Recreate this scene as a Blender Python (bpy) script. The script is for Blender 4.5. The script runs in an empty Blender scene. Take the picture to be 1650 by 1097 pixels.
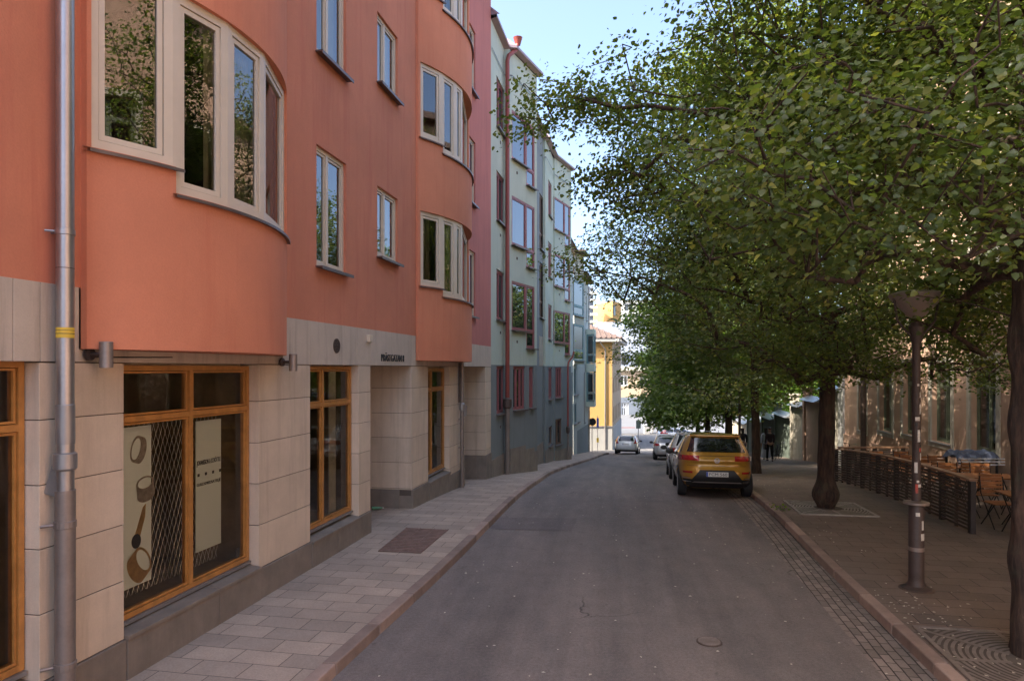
import bpy, bmesh, math, random
import numpy as np
from mathutils import Vector, Matrix
R = math.radians
random.seed(7); RNG = np.random.default_rng(11)
SC = bpy.context.scene
COL = SC.collection
F = 1100.0; HX = 825.0; HY = 593.5; CZ = 3.05        # focal length in photo pixels, principal column, horizon row, eye height

# ------------------------------------------------------------------ terrain profile (the street drops away from the eye)
def gz(Y):
    if Y < 12: h = 0
    elif Y < 20: h = .098*(Y-12)**2/16
    elif Y < 62: h = .392 + .098*(Y-20)
    elif Y < 72: h = .392 + .098*42 + .098*(Y-62) - .098*(Y-62)**2/20
    else: h = .392 + .098*42 + .49
    return -h
def ground_at(px, py, dz=0.0):
    lo, hi = 2.0, 200.0
    t = (py-HY)/F
    for _ in range(60):
        m = (lo+hi)/2
        if (CZ-gz(m)-dz)/m > t: lo = m
        else: hi = m
    return ((px-HX)/F*lo, lo, gz(lo)+dz)
DX, DY = .18666, .98242                                # street direction
def FL(s, n, z): return (-4.88+DX*s+DY*n, DY*s-DX*n, z)        # left frontage: along, outward, height
def FR(s, n, z): return (8.88+DX*s-DY*n, DY*s+DX*n, z)         # right frontage
def SL(px, n=0.0):
    Y = (4.88-1.0179*n)/(.19-(px-HX)/F)
    return (Y+DX*n)/DY
def SR(px, n=0.0):
    Y = (8.88-1.0179*n)/((px-HX)/F-.19)
    return (Y-DX*n)/DY
def zr(r): return CZ+r

# ------------------------------------------------------------------ materials
MATS = {}
def nd(nt, t, **kw):
    n = nt.nodes.new(t)
    for k, v in kw.items():
        if k in n.inputs: n.inputs[k].default_value = v
        else: setattr(n, k, v)
    return n
def newmat(name):
    m = bpy.data.materials.new(name); m.use_nodes = True
    nt = m.node_tree; nt.nodes.clear()
    out = nd(nt, 'ShaderNodeOutputMaterial'); b = nd(nt, 'ShaderNodeBsdfPrincipled')
    nt.links.new(b.outputs[0], out.inputs[0])
    MATS[name] = m
    return m, nt, b
def c4(c): return (c[0], c[1], c[2], 1)
def mixc(nt, fac, a, b, mode='MIX'):
    m = nt.nodes.new('ShaderNodeMix'); m.data_type = 'RGBA'; m.blend_type = mode
    for sock, v in ((m.inputs[0], fac), (m.inputs[6], a), (m.inputs[7], b)):
        if hasattr(v, 'links'): nt.links.new(v, sock)
        elif isinstance(v, (int, float)): sock.default_value = v
        else: sock.default_value = c4(v)
    return m.outputs[2]
def ramp(nt, src, stops):
    r = nt.nodes.new('ShaderNodeValToRGB'); el = r.color_ramp.elements
    while len(el) < len(stops): el.new(.5)
    for e, (p, v) in zip(el, stops):
        e.position = p; e.color = (v, v, v, 1) if isinstance(v, (int, float)) else c4(v)
    nt.links.new(src, r.inputs[0]); return r.outputs[0]
def pos(nt, scale=(1,1,1), rot=0.0, obj=False):
    if obj: src = nd(nt, 'ShaderNodeTexCoord').outputs['Object']
    else: src = nd(nt, 'ShaderNodeNewGeometry').outputs['Position']
    mp = nd(nt, 'ShaderNodeMapping'); mp.inputs['Scale'].default_value = scale; mp.inputs['Rotation'].default_value = (0, 0, rot)
    nt.links.new(src, mp.inputs[0]); return mp.outputs[0]
def noise(nt, vec, scale, detail=4, rough=.6):
    n = nd(nt, 'ShaderNodeTexNoise'); n.inputs['Scale'].default_value = scale
    n.inputs['Detail'].default_value = detail; n.inputs['Roughness'].default_value = rough
    nt.links.new(vec, n.inputs['Vector']); return n.outputs['Fac']
def bump(nt, b, h, strength, dist=.01):
    n = nd(nt, 'ShaderNodeBump'); n.inputs['Strength'].default_value = strength; n.inputs['Distance'].default_value = dist
    nt.links.new(h, n.inputs['Height']); nt.links.new(n.outputs[0], b.inputs['Normal'])
def mat(name, col, rough=.7, var=.12, vs=1.3, fine=40, bs=.15, bd=.004, metal=0.0, streak=0.0, streakcol=None, spec=.5, coat=0.0, obj=False, isl=0.0):
    m, nt, b = newmat(name)
    p = pos(nt, obj=obj)
    c = mixc(nt, ramp(nt, noise(nt, p, vs, 5, .65), [(.3, 0), (.7, 1)]), [x*(1-var) for x in col], [min(1, x*(1+var)) for x in col])
    if fine:
        nf = noise(nt, p, fine, 3)
        c = mixc(nt, ramp(nt, nf, [(.35, 0), (.65, 1)]), mixc(nt, 1.0, c, (1-var*.6,)*3, 'MULTIPLY'), c)
        if bs: bump(nt, b, nf, bs, bd)
    if streak:
        ps = pos(nt, (2.2, 2.2, .18), obj=obj)
        sn = ramp(nt, noise(nt, ps, 2.0, 6, .7), [(.50, 0), (.66, 1)])
        sm = nd(nt, 'ShaderNodeMath', operation='MULTIPLY'); nt.links.new(sn, sm.inputs[0]); sm.inputs[1].default_value = streak
        c = mixc(nt, sm.outputs[0], c, streakcol or [x*.55 for x in col])
    if isl:
        g = nd(nt, 'ShaderNodeNewGeometry'); c = mixc(nt, 1.0, c, ramp(nt, g.outputs['Random Per Island'], [(0, 1-isl), (1, 1+isl*.6)]), 'MULTIPLY')
    nt.links.new(c, b.inputs['Base Color'])
    b.inputs['Roughness'].default_value = rough; b.inputs['Metallic'].default_value = metal
    b.inputs['Specular IOR Level'].default_value = spec
    if coat: b.inputs['Coat Weight'].default_value = coat; b.inputs['Coat Roughness'].default_value = .04
    return m
mat('red_plaster', (.59,.215,.122), .9, .10, .7, 60, .5, .006, streak=.5, streakcol=(.50,.145,.09))
mat('red_plaster_bow', (.65,.235,.128), .9, .09, .7, 60, .5, .006, streak=.42, streakcol=(.56,.17,.09))
mat('mauve_plaster', (.50,.175,.145), .9, .08, .6, 60, .25, .004, streak=.3)
mat('green_plaster', (.48,.54,.45), .9, .08, .5, 60, .2, .004, streak=.35, streakcol=(.36,.41,.34))
mat('slate_plaster', (.20,.218,.215), .9, .10, .5, 60, .2, .004, streak=.3)
mat('slate_shadow_plaster', (.22,.25,.255), .9, .10, .5, 60, .2, .004, streak=.3)  # shade on the stair wall between the bays is put into this tone
mat('cream_plaster', (.50,.47,.38), .9, .07, .5, 60, .2, .004, streak=.25)
mat('pale_plaster', (.44,.46,.43), .9, .07, .5, 60, .2, .004, streak=.25)
mat('yellow_plaster', (.46,.27,.09), .9, .05, .4, 60, .2, .004, streak=.12, streakcol=(.44,.27,.10))
mat('peach_plaster', (.36,.27,.18), .9, .06, .4, 60, .2, .004)
mat('white_plaster', (.33,.32,.30), .9, .07, .6, 60, .2, .004, streak=.3)
mat('shade_tinted_plaster', (.12,.14,.17), .9, .08, .4, 60, .2, .004)  # bluish shade of the mansard building's ground floor is painted into this colour
mat('pink_render', (.42,.27,.19), .92, .12, .8, 50, .4, .006, streak=.35, streakcol=(.27,.17,.12))
mat('limestone', (.64,.51,.385), .8, .10, 1.6, 70, .3, .003, isl=.13, streak=.5, streakcol=(.44,.335,.25))
mat('limestone_band', (.57,.48,.39), .8, isl=.10, var=.10, vs=1.6, fine=70, bs=.3, bd=.003, streak=.55, streakcol=(.34,.275,.22))
mat('granite', (.25,.205,.165), .75, .2, 2.5, 160, .4, .003, streak=.3, isl=.22)
mat('curb_granite', (.33,.235,.19), .8, .22, 3, 120, .5, .004, isl=.3)
mat('joint', (.10,.08,.065), .95, .1)
mat('cream_frame', (.62,.52,.40), .5, .05, 3, 0)
mat('orange_wood', (.45,.20,.05), .42, .22, 6, 0, streak=.4, streakcol=(.25,.09,.02))
mat('rose_frame', (.30,.10,.10), .5, .08, 3, 0)
mat('brown_frame', (.16,.09,.055), .5, .08, 3, 0)
mat('teal_frame', (.11,.21,.22), .5, .08, 3, 0)
mat('green_frame', (.11,.125,.08), .5, .08, 3, 0)
mat('white_frame', (.62,.62,.60), .5, .05, 3, 0)
mat('tin_sill', (.13,.10,.09), .45, .15, 4, 0, metal=.3)
mat('grey_tin', (.34,.33,.33), .4, .1, 3, 0, metal=.7)
mat('zinc', (.42,.40,.40), .38, .10, 2.5, 30, .1, .002, metal=.85, streak=.3)
mat('worn_steel', (.30,.25,.22), .5, .14, 2.5, 30, .1, .002, metal=.6, streak=.4)
mat('red_pipe', (.26,.055,.04), .45, .1, 2, 0)
mat('dark_metal', (.028,.027,.03), .5, .2, 6, 80, .2, .002, metal=.4)
mat('iron', (.13,.092,.075), .65, .25, 8, 90, .3, .003, metal=.5)
mat('lamp_brown', (.055,.038,.033), .55, .2, 5, 60, .2, .002)
mat('lamp_bowl', (.24,.20,.175), .35, .06, 3, 0)
mat('black', (.012,.012,.013), .5, .1, 3, 0)
mat('tyre', (.014,.014,.015), .85, .2, 8, 60, .3, .003)
mat('dark_interior', (.035,.03,.027), .9, .4, 1.5, 0)
mat('warm_interior', (.22,.17,.11), .9, .5, 1.1, 0)
mat('curtain', (.50,.47,.38), .9, .2, 5, 0)
mat('blind', (.55,.58,.58), .7, .05, 5, 0)
mat('poster', (.72,.80,.78), .6, .03, 1, 0)
mat('gold', (.55,.36,.16), .3, .3, 9, 0, metal=.6)
mat('silver_ink', (.40,.36,.32), .35, .4, 9, 0, metal=.5)
mat('ink', (.03,.03,.03), .6, .1, 1, 0)
mat('mesh_wire', (.55,.54,.50), .35, .1, 3, 0, metal=.7)
mat('tile_roof', (.11,.075,.062), .85, .3, 3, 30, .3, .01)
mat('sheet_roof', (.19,.215,.26), .5, .12, 1, 0, metal=.3)
mat('pink_roof', (.33,.25,.27), .6, .12, 1, 0, metal=.2)
mat('fence_dark', (.075,.05,.04), .6, .3, 5, 50, .2, .003)
mat('rust_iron', (.22,.135,.105), .7, .3, 8, 90, .4, .003); mat('fence_post', (.030,.021,.018), .6, .3, 5, 50, .2, .003); mat('grate_iron', (.20,.16,.135), .6, .3, 8, 90, .4, .003); mat('grate_light', (.33,.29,.255), .6, .25, 8, 90, .3, .003)
mat('fence_cap', (.26,.14,.08), .5, .2, 5, 50, .2, .003)
mat('cafe_wood', (.30,.115,.038), .45, .2, 5, 40, .1, .002)
mat('gate_wood', (.105,.13,.105), .8, .18, 3, 40, .3, .004, streak=.4)
mat('gate_pale', (.40,.36,.29), .8, .12, 3, 40, .3, .004, streak=.4)
mat('skin', (.45,.26,.18), .6, .05, 5, 0)
mat('hair', (.03,.02,.015), .6, .1, 5, 0)
mat('shirt_black', (.02,.018,.02), .9, .1, 5, 0)
mat('shirt_dark', (.035,.022,.026), .9, .1, 5, 0)
mat('cloth_white', (.55,.55,.58), .9, .06, 5, 0)
mat('trousers', (.012,.012,.016), .9, .1, 5, 0)
mat('sticker_white', (.55,.53,.48), .6, .15, 20, 0)
mat('sticker_red', (.42,.07,.05), .6, .15, 20, 0)
mat('sticker_yellow', (.70,.47,.05), .6, .1, 20, 0)
mat('petals', (.42,.06,.05), .8, .3, 20, 0)
mat('bottle_green', (.10,.26,.14), .2, .1, 9, 0)
mat('blue_cloth', (.09,.11,.17), .8, .3, 9, 0)
mat('planter', (.30,.30,.29), .8, .1, 3, 40, .2, .003)
mat('plate_white', (.60,.60,.56), .4, .02, 3, 0)
mat('plate_blue', (.02,.06,.35), .4, .02, 3, 0)
def paint(name, col, metal=.35, rough=.35):
    m = mat(name, col, rough, .03, 2, 0, metal=metal, coat=1.0); return m
paint('paint_gold', (.47,.24,.024), .35); paint('paint_silver', (.55,.55,.56), .3); paint('paint_white', (.66,.68,.70), 0)
paint('paint_grey', (.40,.41,.42), .3); paint('paint_white_silver', (.64,.65,.66), .2); paint('paint_red', (.35,.02,.02), .2); paint('paint_blue', (.06,.10,.18), .3)
m, nt, b = newmat('car_glass'); b.inputs['Base Color'].default_value = (.008,.010,.013,1); b.inputs['Roughness'].default_value = .03; b.inputs['IOR'].default_value = 1.7
m, nt, b = newmat('tail_red'); b.inputs['Base Color'].default_value = (.35,.012,.015,1); b.inputs['Roughness'].default_value = .12; b.inputs['Coat Weight'].default_value = 1
m, nt, b = newmat('chrome'); b.inputs['Base Color'].default_value = (.6,.6,.62,1); b.inputs['Roughness'].default_value = .18; b.inputs['Metallic'].default_value = 1
# glass: a see-through pane with a mirror layer that strengthens towards grazing angles
def glassmat(name, ior, tint, wob=.5):
    m, nt, b = newmat(name); nt.nodes.remove(b)
    out = [n for n in nt.nodes if n.type == 'OUTPUT_MATERIAL'][0]
    tr = nd(nt, 'ShaderNodeBsdfTransparent'); tr.inputs[0].default_value = c4(tint)
    gl = nd(nt, 'ShaderNodeBsdfGlossy'); gl.inputs['Roughness'].default_value = .0; gl.inputs['Color'].default_value = (1,1,1,1)
    fr = nd(nt, 'ShaderNodeFresnel'); fr.inputs['IOR'].default_value = ior
    p = pos(nt); nz = noise(nt, p, 1.1, 2)
    bp = nd(nt, 'ShaderNodeBump'); bp.inputs['Strength'].default_value = wob; bp.inputs['Distance'].default_value = .006
    nt.links.new(nz, bp.inputs['Height']); nt.links.new(bp.outputs[0], gl.inputs['Normal'])
    mx = nd(nt, 'ShaderNodeMixShader'); nt.links.new(fr.outputs[0], mx.inputs[0]); nt.links.new(tr.outputs[0], mx.inputs[1]); nt.links.new(gl.outputs[0], mx.inputs[2])
    nt.links.new(mx.outputs[0], out.inputs[0])
glassmat('pane_clear', 2.0, (.80,.84,.80), .12)
glassmat('shop_glass', 1.45, (.96,.97,.95), .15)
m, nt, b = newmat('pane_dark')
b.inputs['Base Color'].default_value = (.02,.024,.026,1); b.inputs['Roughness'].default_value = .01; b.inputs['IOR'].default_value = 2.2
bump(nt, b, noise(nt, pos(nt), 1.0, 2), .15, .006)
# ground materials
def brick_mat(name, c1, c2, mortar, w, h, msize, rough=.85, bs=.5, off=.5, rot=-math.atan2(DX, DY), var=.15, swap=False):
    m, nt, b = newmat(name)
    p = pos(nt, rot=0); vr = nd(nt, 'ShaderNodeVectorRotate', rotation_type='Z_AXIS')
    vr.inputs['Angle'].default_value = math.atan2(DX, DY) + (math.pi/2 if swap else 0)
    nt.links.new(p, vr.inputs['Vector'])
    warp = nd(nt, 'ShaderNodeTexNoise'); warp.inputs['Scale'].default_value = 1.3; nt.links.new(p, warp.inputs['Vector'])
    ad = nd(nt, 'ShaderNodeVectorMath', operation='MULTIPLY_ADD'); nt.links.new(warp.outputs['Color'], ad.inputs[0]); ad.inputs[1].default_value = (.03,.03,0); nt.links.new(vr.outputs[0], ad.inputs[2])
    br = nd(nt, 'ShaderNodeTexBrick'); br.offset = off
    br.inputs['Scale'].default_value = 1; br.inputs['Brick Width'].default_value = w; br.inputs['Row Height'].default_value = h
    br.inputs['Mortar Size'].default_value = msize; br.inputs['Mortar Smooth'].default_value = .3; br.inputs['Bias'].default_value = 0
    br.inputs['Color1'].default_value = c4(c1); br.inputs['Color2'].default_value = c4(c2); br.inputs['Mortar'].default_value = c4(mortar)
    nt.links.new(ad.outputs[0], br.inputs['Vector'])
    n1 = noise(nt, p, .9, 6, .7); n2 = noise(nt, p, 55, 3)
    c = mixc(nt, 1.0, br.outputs['Color'], ramp(nt, n1, [(.25, 1-var*1.6), (.75, 1+var)]), 'MULTIPLY')
    c = mixc(nt, 1.0, c, ramp(nt, n2, [(.3, .84), (.7, 1.08)]), 'MULTIPLY')
    nt.links.new(c, b.inputs['Base Color']); b.inputs['Roughness'].default_value = rough
    mm = nd(nt, 'ShaderNodeMath', operation='MULTIPLY_ADD'); nt.links.new(br.outputs['Fac'], mm.inputs[0]); mm.inputs[1].default_value = -1.0; nt.links.new(n2, mm.inputs[2])
    bump(nt, b, mm.outputs[0], bs, .006)
brick_mat('slabs_left', (.47,.36,.28), (.35,.275,.22), (.14,.11,.09), .54, .31, .006)
brick_mat('slabs_right', (.20,.15,.12), (.165,.125,.10), (.055,.04,.032), .53, .32, .006)
brick_mat('setts', (.29,.235,.20), (.17,.14,.12), (.04,.03,.026), .21, .104, .008, bs=.9, swap=True)
def asphalt(name, base, pinkish):
    m, nt, b = newmat(name)
    p = pos(nt)
    big = noise(nt, pos(nt, (1, .22, 1), rot=0), .55, 5, .65); mid = noise(nt, p, 2.3, 5, .7); fine = noise(nt, p, 130, 2, .8)
    c = mixc(nt, ramp(nt, big, [(.38, 0), (.62, 1)]), base, pinkish)
    c = mixc(nt, 1.0, c, ramp(nt, mid, [(.3, .86), (.7, 1.10)]), 'MULTIPLY')
    c = mixc(nt, 1.0, c, ramp(nt, fine, [(.35, .62), (.52, 1.0), (.72, 1.5)]), 'MULTIPLY')
    grit = noise(nt, p, 26, 4, .8); c = mixc(nt, 1.0, c, ramp(nt, grit, [(.35, .80), (.65, 1.2)]), 'MULTIPLY')
    vr = nd(nt, 'ShaderNodeVectorRotate', rotation_type='Z_AXIS'); vr.inputs['Angle'].default_value = .16; nt.links.new(p, vr.inputs['Vector'])
    mp = nd(nt, 'ShaderNodeMapping'); mp.inputs['Scale'].default_value = (1.5, .06, 1); nt.links.new(vr.outputs[0], mp.inputs[0])
    c = mixc(nt, 1.0, c, ramp(nt, noise(nt, mp.outputs[0], 1.3, 4, .6), [(.35, .84), (.65, 1.12)]), 'MULTIPLY')
    # cracks
    wp = nd(nt, 'ShaderNodeTexNoise'); wp.inputs['Scale'].default_value = 2.5; wp.inputs['Detail'].default_value = 5; nt.links.new(p, wp.inputs['Vector'])
    ad = nd(nt, 'ShaderNodeVectorMath', operation='MULTIPLY_ADD'); nt.links.new(wp.outputs['Color'], ad.inputs[0]); ad.inputs[1].default_value = (.5,.5,0); nt.links.new(p, ad.inputs[2])
    vo = nd(nt, 'ShaderNodeTexVoronoi', feature='DISTANCE_TO_EDGE'); vo.inputs['Scale'].default_value = .8; nt.links.new(ad.outputs[0], vo.inputs['Vector'])
    cr = ramp(nt, vo.outputs['Distance'], [(0.0, .9), (.004, .5), (.009, 0)])
    mk = ramp(nt, noise(nt, p, .33, 3), [(.54, 0), (.62, 1)])
    mu = nd(nt, 'ShaderNodeMath', operation='MULTIPLY'); nt.links.new(cr, mu.inputs[0]); nt.links.new(mk, mu.inputs[1])
    c = mixc(nt, mu.outputs[0], c, (.035,.028,.025))
    # small stains
    st = ramp(nt, noise(nt, p, 5.5, 2), [(.70, 0), (.76, 1)])
    s2 = nd(nt, 'ShaderNodeMath', operation='MULTIPLY'); nt.links.new(st, s2.inputs[0]); s2.inputs[1].default_value = .5
    c = mixc(nt, s2.outputs[0], c, (.06,.05,.048))
    nt.links.new(c, b.inputs['Base Color']); b.inputs['Roughness'].default_value = .8
    mm = nd(nt, 'ShaderNodeMath', operation='MULTIPLY_ADD'); nt.links.new(mu.outputs[0], mm.inputs[0]); mm.inputs[1].default_value = -1.5; nt.links.new(fine, mm.inputs[2])
    bump(nt, b, mm.outputs[0], .5, .004)
asphalt('asphalt', (.142,.122,.112), (.205,.168,.148))
asphalt('asphalt_patch', (.125,.105,.10), (.16,.13,.12))
asphalt('asphalt_worn', (.15,.13,.12), (.21,.175,.155)); asphalt('asphalt_pale', (.13,.125,.12), (.17,.16,.15))
mat('ground_mat', (.20,.18,.16), .9, .2, .4, 30, .3, .01)
mat('square_paving', (.10,.105,.115), .9, .12, .3, 20, .2, .01)
# bark, leaves
m, nt, b = newmat('bark')
p = pos(nt, (9, 9, 1.6)); n1 = noise(nt, p, 1.6, 6, .7); n2 = noise(nt, pos(nt), 3, 4)
c = mixc(nt, ramp(nt, n1, [(.35, 0), (.65, 1)]), (.016,.010,.008), (.085,.050,.034))
c = mixc(nt, ramp(nt, n2, [(.55, 0), (.75, .5)]), c, (.07,.075,.045))
nt.links.new(c, b.inputs['Base Color']); b.inputs['Roughness'].default_value = .95; bump(nt, b, n1, 1.0, .03)
def leafmat(name, c1, c2, c3, tr):
    m, nt, b = newmat(name)
    out = [n for n in nt.nodes if n.type == 'OUTPUT_MATERIAL'][0]
    g = nd(nt, 'ShaderNodeNewGeometry')
    c = mixc(nt, ramp(nt, g.outputs['Random Per Island'], [(.0, 0), (.6, .55), (.86, 1)]), c1, c2)
    c = mixc(nt, ramp(nt, g.outputs['Random Per Island'], [(.86, 0), (1.0, .8)]), c, c3)
    big = noise(nt, pos(nt), .45, 3)
    c = mixc(nt, 1.0, c, ramp(nt, big, [(.3, (.72,.80,.85)), (.7, (1.25,1.15,1.0))]), 'MULTIPLY')
    nt.links.new(c, b.inputs['Base Color']); b.inputs['Roughness'].default_value = .42; b.inputs['Specular IOR Level'].default_value = .45
    t = nd(nt, 'ShaderNodeBsdfTranslucent'); tc = mixc(nt, 1.0, c, tr, 'MULTIPLY'); nt.links.new(tc, t.inputs[0])
    mx = nd(nt, 'ShaderNodeMixShader'); mx.inputs[0].default_value = .5
    nt.links.new(b.outputs[0], mx.inputs[1]); nt.links.new(t.outputs[0], mx.inputs[2]); nt.links.new(mx.outputs[0], out.inputs[0])
leafmat('leaf', (.058,.092,.033), (.118,.148,.046), (.27,.27,.085), (1.75,1.85,.65))
leafmat('leaf_far', (.085,.13,.035), (.13,.175,.045), (.22,.25,.07), (1.6,1.9,.8))
leafmat('leaf_bright', (.08,.15,.02), (.14,.21,.03), (.26,.28,.05), (1.6,1.9,.6))
mat('litter', (.55,.50,.40), .8, .4, 30, 0)

# ------------------------------------------------------------------ object helpers
OFF = {}
def link(o): COL.objects.link(o); return o
def thing(name, label, cat, loc=(0,0,0), rot=(0,0,0), group=None, world=True):
    o = bpy.data.objects.new(name, None); link(o); o.empty_display_size = .2
    o.location = loc; o.rotation_euler = rot; o['label'] = label; o['category'] = cat
    if group: o['group'] = group
    OFF[o.name] = Vector(loc) if world else Vector((0,0,0))
    return o
class MB:
    def __init__(s): s.v = []; s.f = []
    def add(s, vs, fs):
        k = len(s.v); s.v.extend([tuple(p) for p in vs]); s.f.extend([tuple(i+k for i in f) for f in fs]); return s
    def box(s, a0, a1, b0, b1, c0, c1, T=None):
        vs = [(x, y, z) for z in (c0, c1) for y in (b0, b1) for x in (a0, a1)]
        if T: vs = [T(*p) for p in vs]
        return s.add(vs, [(0,1,3,2),(4,6,7,5),(0,4,5,1),(2,3,7,6),(0,2,6,4),(1,5,7,3)])
    def quad(s, a, b, c, d): return s.add([a,b,c,d], [(0,1,2,3)])
    def poly(s, pts): return s.add(pts, [tuple(range(len(pts)))])
    def tube(s, pts, r, n=10, caps=True):
        pts = [Vector(p) for p in pts]; rs = r if isinstance(r, (list, tuple)) else [r]*len(pts)
        vs = []; prev = None
        for i, p in enumerate(pts):
            d = (pts[min(i+1, len(pts)-1)]-pts[max(i-1, 0)])
            if d.length < 1e-9: d = Vector((0,0,1))
            d.normalize()
            if prev is None:
                u = d.cross(Vector((0,0,1)) if abs(d.z) < .9 else Vector((1,0,0))).normalized()
            else: u = (prev-d*prev.dot(d)).normalized()
            prev = u; w = d.cross(u)
            for k in range(n):
                a = 2*math.pi*k/n; vs.append(p+(u*math.cos(a)+w*math.sin(a))*rs[i])
        fs = []
        for i in range(len(pts)-1):
            for k in range(n):
                a = i*n+k; b = i*n+(k+1) % n; fs.append((a, b, b+n, a+n))
        if caps: fs += [tuple(range(n))[::-1], tuple(range((len(pts)-1)*n, len(pts)*n))]
        return s.add(vs, fs)
    def lathe(s, prof, c=(0,0,0), n=20, T=None):
        vs = []
        for r, z in prof:
            for k in range(n):
                a = 2*math.pi*k/n; vs.append((c[0]+r*math.cos(a), c[1]+r*math.sin(a), c[2]+z))
        fs = [(i*n+k, i*n+(k+1) % n, (i+1)*n+(k+1) % n, (i+1)*n+k) for i in range(len(prof)-1) for k in range(n)]
        fs += [tuple(range(n))[::-1], tuple(range((len(prof)-1)*n, len(prof)*n))]
        if T: vs = [T(*p) for p in vs]
        return s.add(vs, fs)
    def prism(s, pts, t, T):     # flat outline (u, w) given thickness t along the second axis of T
        n = len(pts); vs = [T(u, t[0], w) for u, w in pts]+[T(u, t[1], w) for u, w in pts]
        return s.add(vs, [tuple(range(n)), tuple(range(n, 2*n))[::-1]]+[(i, (i+1) % n, (i+1) % n+n, i+n) for i in range(n)])
    def build(s, name, m, parent=None, smooth=False, bevel=0, angle=35, fix=True, origin=None):
        off = Vector((0,0,0))
        if parent is not None: off = OFF.get(parent.name, off)
        if origin is not None: off = Vector(origin)
        me = bpy.data.meshes.new(name)
        me.from_pydata([(p[0]-off.x, p[1]-off.y, p[2]-off.z) for p in s.v], [], s.f)
        if fix:
            bm = bmesh.new(); bm.from_mesh(me); bmesh.ops.recalc_face_normals(bm, faces=bm.faces); bm.to_mesh(me); bm.free()
        me.materials.append(MATS[m])
        if smooth:
            me.polygons.foreach_set('use_smooth', [True]*len(me.polygons)); me.set_sharp_from_angle(angle=R(angle))
        o = bpy.data.objects.new(name, me); link(o)
        if parent is not None: o.parent = parent; OFF[o.name] = off
        if origin is not None: o.location = off
        if bevel:
            bv = o.modifiers.new('bevel', 'BEVEL'); bv.width = bevel; bv.segments = 2; bv.limit_method = 'ANGLE'; bv.angle_limit = R(40)
        return o
def tag(o, label=None, cat=None, group=None, kind=None):
    if label: o['label'] = label
    if cat: o['category'] = cat
    if group: o['group'] = group
    if kind: o['kind'] = kind
    return o
def kids(o): return [c for c in COL.objects if c.parent == o]
def copy_tree(o, parent=None):
    c = o.copy(); COL.objects.link(c)
    if parent is not None: c.parent = parent
    for ch in kids(o): copy_tree(ch, c)
    return c
def text_mb(txt, T, s0, z0, width, height, n0, n1):
    cu = bpy.data.curves.new('lettering', 'FONT'); cu.body = txt; cu.extrude = .02; cu.resolution_u = 3; cu.offset = 0
    ob = bpy.data.objects.new('lettering', cu); link(ob)
    dg = bpy.context.evaluated_depsgraph_get(); dg.update()
    me = bpy.data.meshes.new_from_object(ob.evaluated_get(dg))
    vs = [v.co.copy() for v in me.vertices]; fs = [tuple(p.vertices) for p in me.polygons]
    x0 = min(v.x for v in vs); x1 = max(v.x for v in vs); y1 = max(v.y for v in vs); y0 = min(v.y for v in vs)
    mb = MB(); mb.add([T(s0+(v.x-x0)/(x1-x0)*width, n1 if v.z > 0 else n0, z0+(v.y-y0)/(y1-y0)*height) for v in vs], fs)
    bpy.data.objects.remove(ob); bpy.data.curves.remove(cu); bpy.data.meshes.remove(me)
    return mb

# ------------------------------------------------------------------ architecture helpers
def wall_holes(mb, T, s0, s1, z0, z1, holes, n=0.0, depth=.15):
    S = sorted({s0, s1, *[min(max(h[i], s0), s1) for h in holes for i in (0, 1)]})
    Z = sorted({z0, z1, *[min(max(h[i], z0), z1) for h in holes for i in (2, 3)]})
    for a, b in zip(S, S[1:]):
        for c, d in zip(Z, Z[1:]):
            ms, mz = (a+b)/2, (c+d)/2
            if any(h[0] < ms < h[1] and h[2] < mz < h[3] for h in holes): continue
            mb.quad(T(a,n,c), T(b,n,c), T(b,n,d), T(a,n,d))
    for h in holes:
        a, b, c, d = h[:4]
        for q in (((a,n,c),(a,n-depth,c),(a,n-depth,d),(a,n,d)), ((b,n,c),(b,n-depth,c),(b,n-depth,d),(b,n,d)),
                  ((a,n,c),(b,n,c),(b,n-depth,c),(a,n-depth,c)), ((a,n,d),(b,n,d),(b,n-depth,d),(a,n-depth,d))):
            mb.quad(*[T(*p) for p in q])
def pane_quad(mb, T, a, b, c, d, n):
    q = [Vector(T(a,n,c)), Vector(T(b,n,c)), Vector(T(b,n,d)), Vector(T(a,n,d))]
    nn = (q[1]-q[0]).cross(q[3]-q[0]); out = Vector(T(a,n+1,c))-Vector(T(a,n,c))
    if nn.dot(out) < 0: q = q[::-1]
    mb.quad(*q)
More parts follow.
